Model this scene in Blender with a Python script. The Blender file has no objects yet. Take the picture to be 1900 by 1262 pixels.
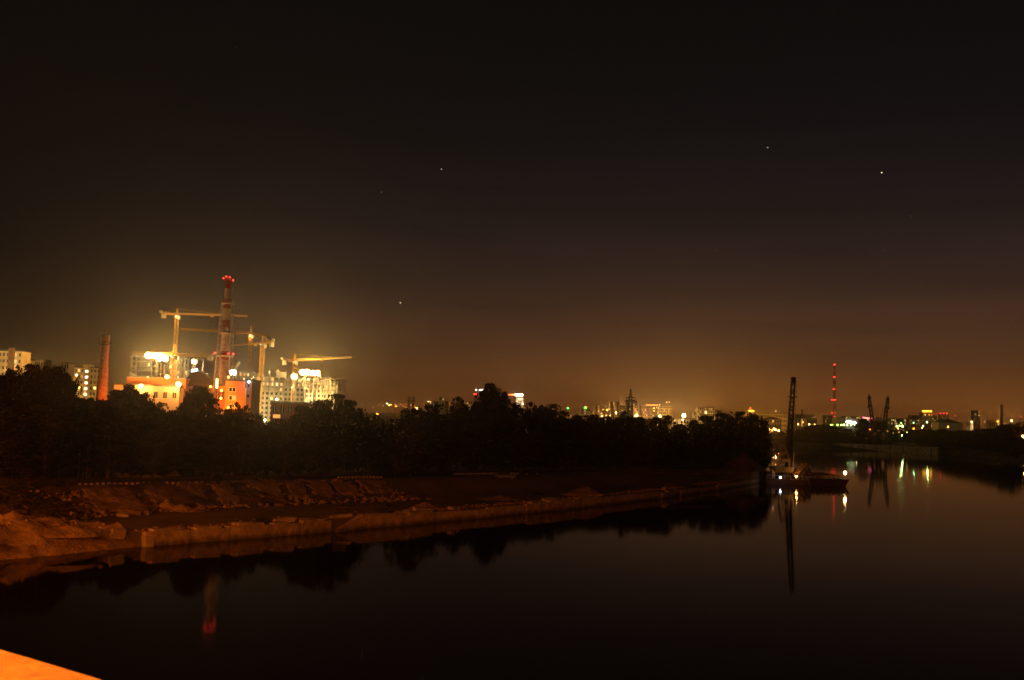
import bpy, bmesh, math, random
import numpy as np
from mathutils import Vector, Matrix
random.seed(7); RNG = np.random.RandomState(7)
S = bpy.context.scene; COL = S.collection
R = math.radians

# ------------------------------------------------------------------ camera
F = 1850.0; CH = 16.0; ROLL = R(1.8)
PITCH = math.atan(152*math.cos(ROLL)/F)
fw = Vector((0, math.cos(PITCH), math.sin(PITCH)))
r0 = Vector((1, 0, 0)); u0 = Vector((0, -math.sin(PITCH), math.cos(PITCH)))
rt = r0*math.cos(ROLL)+u0*math.sin(ROLL); up = u0*math.cos(ROLL)-r0*math.sin(ROLL)
cd = bpy.data.cameras.new('camera'); cam = bpy.data.objects.new('camera', cd); COL.objects.link(cam)
M = Matrix.Identity(4)
for i in range(3):
    M[i][0] = rt[i]; M[i][1] = up[i]; M[i][2] = -fw[i]
M[2][3] = CH
cam.matrix_world = M
cd.sensor_width = 36; cd.lens = F/1900*36; cd.clip_start = 0.1; cd.clip_end = 60000
cd.dof.use_dof = True; cd.dof.focus_distance = 260; cd.dof.aperture_fstop = 9
S.camera = cam
# ------------------------------------------------------------------ night sky
w = bpy.data.worlds.new('World'); S.world = w; w.use_nodes = True
nt = w.node_tree; nt.nodes.clear(); N = nt.nodes.new; L = nt.links.new
def ramp(node, stops):
    cr = node.color_ramp
    while len(cr.elements) > 1: cr.elements.remove(cr.elements[-1])
    cr.elements[0].position = stops[0][0]; cr.elements[0].color = (*stops[0][1], 1)
    for p, c in stops[1:]:
        e = cr.elements.new(p); e.color = (*c, 1)
tc = N('ShaderNodeTexCoord'); sx = N('ShaderNodeSeparateXYZ'); L(tc.outputs['Generated'], sx.inputs[0])
rg = N('ShaderNodeValToRGB'); L(sx.outputs[2], rg.inputs[0]); rg.color_ramp.interpolation = 'B_SPLINE'
ramp(rg, [(0, (.235, .060, .0070)), (.03, (.180, .056, .0090)), (.06, (.112, .0415, .0120)), (.10, (.062, .027, .0125)), (.15, (.0290, .0148, .0112)),
          (.21, (.0120, .0074, .0070)), (.27, (.0046, .0033, .0037)), (.36, (.0008, .0006, .0006)), (.5, (0, 0, 0))])
dp = N('ShaderNodeVectorMath'); dp.operation = 'DOT_PRODUCT'; L(tc.outputs['Generated'], dp.inputs[0])
dp.inputs[1].default_value = (math.sin(R(26)), math.cos(R(26)), 0)
mr = N('ShaderNodeMapRange'); mr.inputs[1].default_value = .60; mr.inputs[2].default_value = 1.0
mr.inputs[3].default_value = .08; mr.inputs[4].default_value = 1.0; L(dp.outputs['Value'], mr.inputs[0])
mp = N('ShaderNodeMapping'); mp.inputs['Scale'].default_value = (1.6, 1.6, 26); L(tc.outputs['Generated'], mp.inputs[0])
nz = N('ShaderNodeTexNoise'); nz.inputs['Scale'].default_value = 1.7; nz.inputs['Detail'].default_value = 4; L(mp.outputs[0], nz.inputs[0])
mr2 = N('ShaderNodeMapRange'); mr2.inputs[1].default_value = .35; mr2.inputs[2].default_value = .7
mr2.inputs[3].default_value = 1.06; mr2.inputs[4].default_value = .76; L(nz.outputs['Fac'], mr2.inputs[0])
mu = N('ShaderNodeMath'); mu.operation = 'MULTIPLY'; L(mr.outputs[0], mu.inputs[0]); L(mr2.outputs[0], mu.inputs[1])
sc_ = N('ShaderNodeVectorMath'); sc_.operation = 'SCALE'; L(rg.outputs[0], sc_.inputs[0]); L(mu.outputs[0], sc_.inputs[3])
ad = N('ShaderNodeVectorMath'); ad.operation = 'ADD'; L(sc_.outputs[0], ad.inputs[0]); ad.inputs[1].default_value = (.0038, .0031, .0027)
bg = N('ShaderNodeBackground'); L(ad.outputs[0], bg.inputs[0]); bg.inputs[1].default_value = 1.0
wo = N('ShaderNodeOutputWorld'); L(bg.outputs[0], wo.inputs[0])
vs = S.view_settings; vs.view_transform = 'Standard'; vs.look = 'None'; vs.exposure = 0; vs.gamma = 1; vs.use_curve_mapping = False
S.render.engine = 'CYCLES'; cy = S.cycles
cy.use_denoising = True; cy.max_bounces = 5; cy.diffuse_bounces = 2; cy.glossy_bounces = 3
cy.transmission_bounces = 2; cy.transparent_max_bounces = 8; cy.volume_bounces = 0
cy.sample_clamp_indirect = 2.0; cy.use_light_tree = True; cy.caustics_reflective = False; cy.caustics_refractive = False
# sodium-lamp colours
SOD = (1.0, .185, .008); WARM = (1.0, .55, .16); FLOOD = (1.0, .60, .17); GREEN = (.42, 1.0, .10); COOL = (.75, .9, 1.0)
RED = (1.0, .03, .02); YEL = (1.0, .42, .03); PINK = (1.0, .15, .45); ORW = (1.0, .36, .06)

# ------------------------------------------------------------------ geometry helpers
def ray(px, py): return fw*F + rt*(px-950) + up*(631-py)
def P(px, py, Y):
    r = ray(px, py); return Vector((r.x*Y/r.y, Y, CH+r.z*Y/r.y))
def G(px, py, z):
    r = ray(px, py); k = (z-CH)/r.z; return Vector((r.x*k, r.y*k, z))
def proj(p):
    v = Vector(p)-Vector((0, 0, CH)); d = v.dot(fw); return 950+F*v.dot(rt)/d, 631-F*v.dot(up)/d
def horizon(px): return 783+(px-950)*math.tan(ROLL)

MATS = {}
def mat(name, col, rough=.85, var=.25, scale=.6, col2=None, bump=0, metal=0, spec=.3):
    if name in MATS: return MATS[name]
    m = bpy.data.materials.new(name); m.use_nodes = True; t = m.node_tree; b = t.nodes['Principled BSDF']
    b.inputs['Roughness'].default_value = rough; b.inputs['Metallic'].default_value = metal
    b.inputs['Specular IOR Level'].default_value = spec
    co = t.nodes.new('ShaderNodeTexCoord'); n = t.nodes.new('ShaderNodeTexNoise')
    n.inputs['Scale'].default_value = scale; n.inputs['Detail'].default_value = 6; n.inputs['Roughness'].default_value = .65
    t.links.new(co.outputs['Object'], n.inputs[0]); r = t.nodes.new('ShaderNodeValToRGB')
    c2 = col2 or tuple(c*(1-var) for c in col); c1 = col if col2 else tuple(min(1, c*(1+var)) for c in col)
    r.color_ramp.elements[0].position = .36; r.color_ramp.elements[1].position = .64
    r.color_ramp.elements[0].color = (*c2, 1); r.color_ramp.elements[1].color = (*c1, 1)
    t.links.new(n.outputs['Fac'], r.inputs[0]); t.links.new(r.outputs[0], b.inputs['Base Color'])
    if bump:
        n2 = t.nodes.new('ShaderNodeTexNoise'); n2.inputs['Scale'].default_value = scale*4; n2.inputs['Detail'].default_value = 5
        t.links.new(co.outputs['Object'], n2.inputs[0])
        bp = t.nodes.new('ShaderNodeBump'); bp.inputs['Strength'].default_value = bump; bp.inputs['Distance'].default_value = .3
        t.links.new(n2.outputs['Fac'], bp.inputs['Height']); t.links.new(bp.outputs[0], b.inputs['Normal'])
    MATS[name] = m; return m
def emi(name, col, s):
    if name in MATS: return MATS[name]
    m = bpy.data.materials.new(name); m.use_nodes = True; t = m.node_tree; b = t.nodes['Principled BSDF']
    b.inputs['Base Color'].default_value = (.2, .2, .2, 1)
    b.inputs['Emission Color'].default_value = (*col, 1); b.inputs['Emission Strength'].default_value = s
    MATS[name] = m; return m
ORG = {}
class MB:
    def __init__(s): s.v = []; s.f = []
    def box(s, c, d, rz=0, taper=1):
        x, y, z = d[0]/2, d[1]/2, d[2]; b = len(s.v); ca, sa = math.cos(rz), math.sin(rz)
        for k, zz in enumerate((0, z)):
            q = taper if k else 1
            for ax, ay in ((-x, -y), (x, -y), (x, y), (-x, y)):
                ax *= q; ay *= q
                s.v.append((c[0]+ax*ca-ay*sa, c[1]+ax*sa+ay*ca, c[2]+zz))
        s.f += [(b, b+3, b+2, b+1), (b+4, b+5, b+6, b+7), (b, b+1, b+5, b+4), (b+1, b+2, b+6, b+5), (b+2, b+3, b+7, b+6), (b+3, b, b+4, b+7)]
        return s
    def bar(s, p, q, w, n=4, w2=None): return s.cyl(p, q, w*.7071, (w2 or w)*.7071, n)
    def cyl(s, p, q, ra, rb=None, n=12):
        p = Vector(p); q = Vector(q); rb = ra if rb is None else rb; d = (q-p)
        if d.length < 1e-6: return s
        d.normalize(); a = Vector((0, 0, 1)) if abs(d.z) < .9 else Vector((1, 0, 0))
        e1 = d.cross(a).normalized(); e2 = d.cross(e1); b = len(s.v)
        for c, r in ((p, ra), (q, rb)):
            for i in range(n):
                t = 2*math.pi*(i+.5)/n; s.v.append(tuple(c+e1*r*math.cos(t)+e2*r*math.sin(t)))
        for i in range(n):
            j = (i+1) % n; s.f.append((b+i, b+n+i, b+n+j, b+j))
        s.f.append(tuple(b+i for i in range(n))); s.f.append(tuple(b+n+i for i in reversed(range(n)))); return s
    def ball(s, c, r, n=8, m=5, sc=(1, 1, 1)):
        b = len(s.v); s.v.append((c[0], c[1], c[2]-r*sc[2]))
        for j in range(1, m):
            t = -math.pi/2+math.pi*j/m
            for i in range(n):
                a = 2*math.pi*i/n
                s.v.append((c[0]+r*sc[0]*math.cos(t)*math.cos(a), c[1]+r*sc[1]*math.cos(t)*math.sin(a), c[2]+r*sc[2]*math.sin(t)))
        s.v.append((c[0], c[1], c[2]+r*sc[2])); e = len(s.v)-1
        for i in range(n):
            j = (i+1) % n; s.f.append((b, b+1+j, b+1+i)); s.f.append((e, e-n+i, e-n+j))
            for k in range(m-2):
                a0 = b+1+k*n; s.f.append((a0+i, a0+j, a0+n+j, a0+n+i))
        return s
    def poly(s, pts, h):
        b = len(s.v); n = len(pts)
        for z in (0, h):
            for p in pts: s.v.append((p[0], p[1], p[2]+z))
        s.f.append(tuple(b+i for i in reversed(range(n)))); s.f.append(tuple(b+n+i for i in range(n)))
        for i in range(n):
            j = (i+1) % n; s.f.append((b+i, b+j, b+n+j, b+n+i))
        return s
    def hull8(s, a, b_):   # two quads joined (a: 4 pts, b: 4 pts)
        b = len(s.v); s.v += [tuple(p) for p in a]+[tuple(p) for p in b_]
        s.f += [(b+3, b+2, b+1, b), (b+4, b+5, b+6, b+7)]+[(b+i, b+(i+1) % 4, b+4+(i+1) % 4, b+4+i) for i in range(4)]
        return s
    def truss(s, p, q, w, n, ch=.2, dg=.12, upv=(0, 0, 1), w2=None, tri=False):
        p = Vector(p); q = Vector(q); w2 = w if w2 is None else w2; d = (q-p).normalized(); u = Vector(upv)
        if abs(d.dot(u)) > .95: u = Vector((0, 1, 0))
        e1 = d.cross(u).normalized(); e2 = e1.cross(d).normalized()
        offs = [(-1, 0), (1, 0), (0, 1.6)] if tri else [(-1, -1), (1, -1), (1, 1), (-1, 1)]
        k = len(offs)
        def pt(i, t):
            ww = (w+(w2-w)*t)/2; c = p.lerp(q, t); return c+e1*offs[i % k][0]*ww+e2*offs[i % k][1]*ww
        for i in range(k): s.bar(pt(i, 0), pt(i, 1), ch, 3)
        for j in range(n):
            for i in range(k):
                a, b = (i, i+1) if j % 2 == 0 else (i+1, i)
                s.bar(pt(a, j/n), pt(b, (j+1)/n), dg, 3)
        return s
    def build(s, name, m, parent=None, kind=None, smooth=False):
        me = bpy.data.meshes.new(name); o0 = ORG.get(parent.name, (0, 0, 0)) if parent else (0, 0, 0)
        me.from_pydata([(a-o0[0], b-o0[1], c-o0[2]) for a, b, c in s.v], [], s.f); me.update()
        if smooth: me.shade_smooth()
        me.materials.append(m); o = bpy.data.objects.new(name, me); COL.objects.link(o)
        if parent: o.parent = parent; ORG[o.name] = o0
        if kind: o['kind'] = kind
        return o
def thing(name, label, cat, loc, group=None):
    o = bpy.data.objects.new(name, None); COL.objects.link(o); o.location = loc; o.empty_display_size = .5
    ORG[o.name] = tuple(loc); o['label'] = label; o['category'] = cat
    if group: o['group'] = group
    return o
def tag(o, label, cat, group=None):
    o['label'] = label; o['category'] = cat
    if group: o['group'] = group
    return o
def copy_tree(o, parent=None):
    c = o.copy(); COL.objects.link(c); c.parent = parent
    for ch in list(o.children): copy_tree(ch, c)
    return c
def light(name, p, power, col, parent, r=.5):
    ld = bpy.data.lights.new(name, 'POINT'); ld.energy = power; ld.color = col; ld.shadow_soft_size = r
    o = bpy.data.objects.new(name, ld); COL.objects.link(o); o0 = ORG.get(parent.name, (0, 0, 0))
    o.location = Vector(p)-Vector(o0); o.parent = parent; return o

def beam(p, power, col, parent, r=.6, size=150, to=None):     # extra spot on a lamp, added facing the camera to swell its halo
    ld = bpy.data.lights.new('beam', 'SPOT'); ld.energy = power; ld.color = col; ld.shadow_soft_size = r; ld.spot_size = R(size); ld.spot_blend = 1.0
    o = bpy.data.objects.new('beam', ld); COL.objects.link(o); o.location = Vector(p)-Vector(ORG.get(parent.name, (0, 0, 0))); o.parent = parent
    d = (Vector(to or (0, 0, 4))-Vector(p)).normalized(); o.rotation_euler = d.to_track_quat('-Z', 'Y').to_euler(); return o
# ------------------------------------------------------------------ river and terrain
A0 = G(270, 1015, 0); AZ = R(33.0)
T = Vector((math.sin(AZ), math.cos(AZ), 0)); NL = Vector((-math.cos(AZ), math.sin(AZ), 0))
QB = [(270, 1015), (352, 1009.5), (617, 989.5), (672, 983.5), (821, 968), (880, 962.5), (977, 953.5), (1073, 942.7), (1178, 930), (1225, 924.5), (1316, 913), (1346, 908.5), (1389, 900.5), (1412, 894.5)]
qp = [G(a, b, 0)-A0 for a, b in QB]; qt = [p.dot(T) for p in qp]; QC = np.polyfit(qt, [p.dot(NL) for p in qp], 3, w=[6]+[1]*(len(QB)-1)); QT = qt[-1]; QC[-1] = 0
def cc(t): return np.polyval(QC, np.clip(t, 0, QT))     # the quay line bends gently to the left
def ts(t, s, z=0): return A0+T*t+NL*(s+float(cc(t)))+Vector((0, 0, z))
def t_at(px):
    lo, hi = -90., 900.
    for _ in range(50):
        m_ = (lo+hi)/2
        if proj(ts(m_, 0, .5))[0] < px: lo = m_
        else: hi = m_
    return lo
TEND = t_at(1412)
WPOLY = [ts(-900, 0)]+[ts(TEND*k/24, 0) for k in range(25)]+[ G(1432, 866, 0), G(1430, 846, 0), G(1405, 836, 0), G(1460, 833, 0), G(1545, 834, 0), G(1660, 839, 0), G(1740, 842, 0),
         G(1820, 849, 0), G(1900, 857, 0), G(2100, 882, 0), G(2600, 985, 0), Vector((260, -900, 0))]
WP = np.array([(p.x, p.y) for p in WPOLY])
def sdist(x, y):
    x = np.asarray(x, float); y = np.asarray(y, float); dmin = np.full(x.shape, 1e18); ins = np.zeros(x.shape, bool)
    for i in range(len(WP)):
        ax, ay = WP[i]; bx, by = WP[(i+1) % len(WP)]; ex, ey = bx-ax, by-ay
        t = np.clip(((x-ax)*ex+(y-ay)*ey)/(ex*ex+ey*ey), 0, 1)
        dmin = np.minimum(dmin, (x-ax-t*ex)**2+(y-ay-t*ey)**2)
        c = ((ay > y) != (by > y)); ins ^= c & (x < ex*(y-ay)/(ey if abs(ey) > 1e-9 else 1e-9)+ax)
    return np.where(ins, -1, 1)*np.sqrt(dmin)
E1 = G(150, 906, 4.3); E2 = G(1250, 873, 4.3); ED = (E2-E1).normalized(); EN = Vector((-ED.y, ED.x, 0))
def smooth(a, lo, hi):
    t = np.clip((a-lo)/(hi-lo), 0, 1); return t*t*(3-2*t)
def vnoise(x, y, sc, seed=0):
    x = np.asarray(x)/sc+seed*17.3; y = np.asarray(y)/sc+seed*5.1
    xi = np.floor(x); yi = np.floor(y); fx = x-xi; fy = y-yi; fx = fx*fx*(3-2*fx); fy = fy*fy*(3-2*fy)
    def h(a, b): v = np.sin(a*127.1+b*311.7+seed)*43758.5453; return v-np.floor(v)
    return (h(xi, yi)*(1-fx)+h(xi+1, yi)*fx)*(1-fy)+(h(xi, yi+1)*(1-fx)+h(xi+1, yi+1)*fx)*fy
def gzv(x, y):
    x = np.asarray(x, float); y = np.asarray(y, float); d = sdist(x, y)
    t = (x-A0.x)*T.x+(y-A0.y)*T.y; s = (x-A0.x)*NL.x+(y-A0.y)*NL.y-cc(t)
    e = (x-E1.x)*EN.x+(y-E1.y)*EN.y; u = (x-E1.x)*ED.x+(y-E1.y)*ED.y
    wd = np.clip(13-u*.03, 5, 13)
    land = 1.6+2.7*smooth(e, -wd, 0)+.35*(vnoise(x, y, 6, 1)-.5)*smooth(d, 1.5, 6)*(1-smooth(e, -1, 1)*.8)
    r = np.hypot(x, y); land = land+np.clip(r-1200, 0, 4500)*.008
    land = np.where((s < -5) | (t > TEND+40), np.maximum(land, 2)+smooth(d, 0, 60)*2.0, land)
    quay = (t > -1) & (t < TEND+1) & (s > -3) & (s < 60)
    soft = -3+(land+3)*smooth(d, -3, 7)
    hard = np.where(d > .45, land, -3)
    return np.where(quay, hard, soft)
def gz(x, y): return float(gzv(np.array([x]), np.array([y]))[0])
def grow(a, st, g, end):
    o = [a]; 
    while abs(o[-1]) < abs(end) or (o[-1] > end) != (a > end): 
        o.append(o[-1]+st); st *= g
        if (st > 0 and o[-1] > end) or (st < 0 and o[-1] < end): break
    return o
def hit(px, py, far=420):
    r = ray(px, py); k = np.arange(70, far, .4)/r.y; z = CH+r.z*k; g = gzv(r.x*k, r.y*k); i = int(np.argmax(z <= g))
    return Vector((r.x*k[i], r.y*k[i], float(g[i])))
tl = sorted(grow(-62, -6, 1.18, -4000))[:-1]+list(np.arange(-62, 460, 2.6))+grow(460, 3.5, 1.06, 16000)
sl = sorted(grow(-.3, -1.2, 1.09, -11000))+[.35, .6, 1.2, 2]+grow(3, 1.0, 1.035, 80)+grow(86, 6, 1.07, 12000)
tt, ss = np.meshgrid(tl, sl, indexing='ij'); sc2 = ss+cc(tt); X = A0.x+T.x*tt+NL.x*sc2; Y_ = A0.y+T.y*tt+NL.y*sc2; Z = gzv(X, Y_)
nT, nS = tt.shape; idx = np.arange(nT*nS).reshape(nT, nS)
fc = np.stack([idx[:-1, :-1], idx[:-1, 1:], idx[1:, 1:], idx[1:, :-1]], -1).reshape(-1, 4)
g_m = mat('earth', (.21, .165, .09), .95, scale=.11, col2=(.13, .11, .055), bump=.5)
def grid_obj(name, X, Y, Z, fc, m, **k):
    me = bpy.data.meshes.new(name); me.from_pydata(np.stack([X.ravel(), Y.ravel(), Z.ravel()], -1).tolist(), [], fc.tolist()); me.update(); me.shade_smooth()
    me.materials.append(m); o = bpy.data.objects.new(name, me); COL.objects.link(o)
    for a, b in k.items(): o[a] = b
    return o
gfc = fc[:, ::-1]
ground = grid_obj('ground', X, Y_, Z, gfc, g_m, kind='structure')
# water: mirror-still river with long-exposure softness
wm = bpy.data.materials.new('river_water'); wm.use_nodes = True; t_ = wm.node_tree; b_ = t_.nodes['Principled BSDF']
b_.inputs['Base Color'].default_value = (.004, .0035, .002, 1); b_.inputs['Roughness'].default_value = .05; b_.inputs['IOR'].default_value = 1.15
co = t_.nodes.new('ShaderNodeTexCoord'); mpn = t_.nodes.new('ShaderNodeMapping'); mpn.inputs['Scale'].default_value = (.5, .5, .5)
nn = t_.nodes.new('ShaderNodeTexNoise'); nn.inputs['Scale'].default_value = 1.6; nn.inputs['Detail'].default_value = 3
bb = t_.nodes.new('ShaderNodeBump'); bb.inputs['Strength'].default_value = .05; bb.inputs['Distance'].default_value = .05
t_.links.new(co.outputs['Object'], mpn.inputs[0]); t_.links.new(mpn.outputs[0], nn.inputs[0]); t_.links.new(nn.outputs['Fac'], bb.inputs['Height'])
t_.links.new(bb.outputs[0], b_.inputs['Normal'])
wb = MB(); wb.v = [(-900, -1200, 0), (2600, -1200, 0), (2600, 2600, 0), (-900, 2600, 0)]; wb.f = [(0, 1, 2, 3)]
wb.build('river_water', wm, kind='structure')

# materials
CONC = mat('concrete', (.40, .36, .30), .9, .3, .5, bump=.3); CONC2 = mat('old_concrete', (.42, .36, .28), .95, .35, .8, bump=.5)
DCON = mat('dark_concrete', (.13, .115, .095), .9, .3, .4); PALE = mat('pale_render', (.62, .56, .45), .85, .12, .25)
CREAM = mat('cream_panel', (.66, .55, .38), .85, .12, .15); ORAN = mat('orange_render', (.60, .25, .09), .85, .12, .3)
BRICK = mat('red_brick', (.25, .105, .06), .95, .3, .9, bump=.3); REDP = mat('red_paint', (.30, .055, .035), .7, .2, .6)
WHTP = mat('white_paint', (.72, .68, .60), .7, .12, .6); STEEL = mat('galvanised_steel', (.42, .38, .32), .6, .2, .8, metal=.2)
DSTL = mat('dark_steel', (.045, .04, .035), .6, .3, .8); RUST = mat('rusty_steel', (.085, .032, .022), .85, .4, .9, bump=.3)
CRNY = mat('yellow_crane_paint', (.50, .24, .022), .6, .15, .6); CABW = mat('cab_white', (.27, .22, .15), .5, .1, .5)
SAND = mat('sand', (.36, .27, .17), .97, .3, .55, bump=.8); ASPH = mat('asphalt', (.06, .055, .05), .9, .25, .5)
SLAB = mat('slope_slab', (.25, .18, .11), .95, .3, .35, bump=.5); RDRF = mat('dark_roof', (.10, .045, .03), .9, .25, .4)
GLASS = mat('dark_glass', (.025, .025, .028), .25, .3, .3, spec=.5); WOOD = mat('weathered_timber', (.16, .11, .07), .9, .3, 1.2)
BRN = mat('brown_render', (.27, .16, .10), .9, .2, .3); GREYB = mat('grey_panel', (.34, .31, .26), .9, .2, .2)
LEAF = []
for i_, (a_, b2) in enumerate((((.038, .048, .014), (.018, .025, .008)), ((.046, .050, .017), (.024, .028, .010)), ((.030, .040, .015), (.017, .022, .009)))):
    LEAF.append(mat('foliage_%s' % 'abc'[i_], a_, .8, scale=6, col2=b2, spec=.15))
BARK = mat('bark', (.10, .075, .05), .95, .3, 2)
WL1 = emi('window_warm', (1, .62, .20), .9); WL2 = emi('window_yellow', (1, .78, .32), 1.4); WL3 = emi('window_amber', (1, .42, .10), .9); WL4 = emi('window_pale', (1, .9, .62), 2.2)
GL = {}
def glow(col, s):
    k = 'lamp_%02d%02d%02d_%d' % (col[0]*99, col[1]*99, col[2]*99, s*10); return emi(k, col, s)

# ------------------------------------------------------------------ road, sandy bank, quay
def lineE(u, e, dz=0):
    p = E1+ED*u+EN*e; return Vector((p.x, p.y, gz(p.x, p.y)+dz))
rb = MB(); us = np.arange(-40, 430, 6.)
for u in us:
    for e in (3.2, 11): p = lineE(u, e, .06); rb.v.append((p.x, p.y, p.z+.05))
for i in range(len(us)-1): rb.f.append((2*i, 2*i+2, 2*i+3, 2*i+1))
rb.build('riverside_road', ASPH, kind='structure')
# sandy bank beside the quay end
tb = np.linspace(-75, -0.5, 150); sb = np.linspace(-3.5, 17, 60); a, b = np.meshgrid(tb, sb, indexing='ij')
px_ = A0.x+T.x*a+NL.x*b; py_ = A0.y+T.y*a+NL.y*b
ridge = 2.3*np.exp(-((b-9.5)/3.6)**2)*(.55+.7*vnoise(a, b*0, 7, 3))*smooth(-a, 1, 12)
zz = -1.6+3.75*smooth(b, -3.5, 6)+ridge+1.1*(vnoise(a, b, 2.6, 4)-.5)*smooth(b, -1, 3)+.45*(vnoise(a, b, .9, 5)-.5)-2.6*smooth(b, 13, 17)
ii = np.arange(a.size).reshape(a.shape); fb = np.stack([ii[:-1, :-1], ii[1:, :-1], ii[1:, 1:], ii[:-1, 1:]], -1).reshape(-1, 4)
grid_obj('sandy_bank', px_, py_, zz, fb, SAND, kind='structure')
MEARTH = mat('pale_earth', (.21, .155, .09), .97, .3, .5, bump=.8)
DEARTH = mat('dimmed_earth', (.10, .07, .045), .97, .35, .4, bump=.6)  # earth of the far heaps, darkened in place of lamplight fading with distance
def heap(label, c, rx, ry, h, seed, m=SAND, name='sand_heap', cat='sand heap', rough=.35):
    n, k = 40, 14; th = np.linspace(0, 2*math.pi, n, endpoint=False); rr = np.linspace(0, 1, k); mb = MB()
    mb.v.append((c.x, c.y, c.z+h)); 
    for j in range(1, k):
        for i in range(n):
            x = c.x+rx*rr[j]*math.cos(th[i])*(1+.15*math.sin(3*th[i]+seed)); y = c.y+ry*rr[j]*math.sin(th[i])
            z = h*(1-rr[j])**1.05+rough*h*((float(vnoise(x, y, .22*rx+.3, seed))-.5)*1.3+(float(vnoise(x, y, .07*rx+.15, seed+3))-.5)*.8)*(1-rr[j]**2)
            mb.v.append((x, y, c.z+max(z, 0)-.25*(j == k-1)))
    for i in range(n): mb.f.append((0, 1+i, 1+(i+1) % n))
    for j in range(k-2):
        for i in range(n): q = 1+j*n; i2 = (i+1) % n; mb.f.append((q+i, q+n+i, q+n+i2, q+i2))
    return tag(mb.build(name, m, smooth=True), label, cat)
def onG(px, py, z=1.6): p = G(px, py, z); return Vector((p.x, p.y, gz(p.x, p.y)))
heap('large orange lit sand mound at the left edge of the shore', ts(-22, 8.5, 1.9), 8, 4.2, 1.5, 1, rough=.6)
heap('rounded sand mound sloping down towards the broken quay corner', ts(-9, 7.5, 1.8), 6.5, 4.0, 1.2, 2, rough=.6)
heap('low earth mound on the apron just behind the bent quay panels', onG(790, 943), 3.0, 2.0, .9, 3, MEARTH)
heap('small flat pale mound on the apron in front of the parked cars', onG(932, 926), 4.2, 2.4, .7, 4, MEARTH)
heap('conical sand heap standing on the middle of the quay', onG(1087, 919), 4.8, 3.4, 1.8, 5, MEARTH, rough=.22)
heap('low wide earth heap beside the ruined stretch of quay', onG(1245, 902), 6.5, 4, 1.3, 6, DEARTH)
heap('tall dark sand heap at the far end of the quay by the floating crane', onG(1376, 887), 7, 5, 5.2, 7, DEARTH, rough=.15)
heap('low scrubby earth ridge below the slope slabs', onG(310, 948), 5, 2.0, 1.0, 8, rough=.9)
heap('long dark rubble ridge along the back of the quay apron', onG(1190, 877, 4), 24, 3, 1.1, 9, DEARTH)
def wet(m):
    t = m.node_tree; b = t.nodes['Principled BSDF']; src = b.inputs['Base Color'].links[0].from_socket
    co = t.nodes.new('ShaderNodeTexCoord'); sp = t.nodes.new('ShaderNodeSeparateXYZ'); t.links.new(co.outputs['Object'], sp.inputs[0]); n = t.nodes.new('ShaderNodeTexNoise'); n.inputs['Scale'].default_value = .8
    mm = t.nodes.new('ShaderNodeMapping'); mm.inputs['Scale'].default_value = (1.6, 1.6, .25); t.links.new(co.outputs['Object'], mm.inputs[0]); t.links.new(mm.outputs[0], n.inputs[0])
    ml = t.nodes.new('ShaderNodeMath'); ml.operation = 'MULTIPLY_ADD'; ml.inputs[1].default_value = -1.1; t.links.new(n.outputs['Fac'], ml.inputs[0]); t.links.new(sp.outputs[2], ml.inputs[2])
    r = t.nodes.new('ShaderNodeMapRange'); r.inputs[1].default_value = -.35; r.inputs[2].default_value = .25; r.inputs[3].default_value = .35; r.inputs[4].default_value = 1; t.links.new(ml.outputs[0], r.inputs[0])
    v = t.nodes.new('ShaderNodeVectorMath'); v.operation = 'SCALE'; t.links.new(src, v.inputs[0]); t.links.new(r.outputs[0], v.inputs[3]); t.links.new(v.outputs[0], b.inputs['Base Color']); return m
QW = wet(mat('quay_concrete', (.44, .37, .28), .95, .35, .7, bump=.6))
# quay wall of concrete blocks
qw = thing('quay_wall', 'long cracked concrete quay wall running along the left bank to the floating crane', 'quay wall', ts(0, .4, 0))
js = [270, 352, 424, 495, 558, 617, 672, 745, 822, 905, 977, 1010, 1073, 1115, 1178, 1225, 1265, 1300, 1330, 1360, 1388, 1410]
tj = [t_at(p) for p in js]
for i in range(len(js)-1):
    a, b = tj[i]+.11, tj[i+1]-.11; L_ = b-a; rnd = random.Random(i); dh = rnd.uniform(-.12, .14); tw = rnd.uniform(-.22, .22)
    if js[i] > 1178: dh -= rnd.uniform(0, .7); tw += rnd.uniform(-.5, .5)
    mb = MB(); h0, h1 = 1.62+dh, 1.62+dh+rnd.uniform(-.14, .14); s0, s1 = tw, -tw
    if js[i] == 617: h0, h1, s0, s1 = .3, 2.0, -.9, -.1
    n = max(2, int(L_/1.5)); 
    for k in range(n):
        ta, tb_ = a+L_*k/n, a+L_*(k+1)/n-(0 if k < n-1 else 0); qa, qb = k/n, (k+1)/n
        def quad(t, q):
            s = s0+(s1-s0)*q; h = h0+(h1-h0)*q+rnd.Random(int(t*10)).uniform(-.05, .05) if False else h0+(h1-h0)*q
            return [ts(t, s, -2.5), ts(t, s+.75, -2.5), ts(t, s+.75, h), ts(t, s, h)]
        mb.hull8(quad(ta, qa), quad(tb_, qb))
    o = mb.build('block', QW, qw)
    if js[i] == 617: o['label'] = 'collapsed tilted wall block'
    # cap beam, partly missing
    if rnd.random() < .62 and js[i] != 617:
        c0 = rnd.uniform(0, .3); c1 = rnd.uniform(.6, 1.0); m2 = MB()
        t0, t1 = a+L_*c0, a+L_*c1
        m2.hull8([ts(t0, s0-.12, h0+.002), ts(t0, s0+.9, h0+.002), ts(t0, s0+.9, h0+.3), ts(t0, s0-.12, h0+.3)],
                 [ts(t1, s1-.12, h1+.002), ts(t1, s1+.9, h1+.002), ts(t1, s1+.9, h1+.3), ts(t1, s1-.12, h1+.3)])
        m2.build('cap_stone', CONC, qw)
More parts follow.
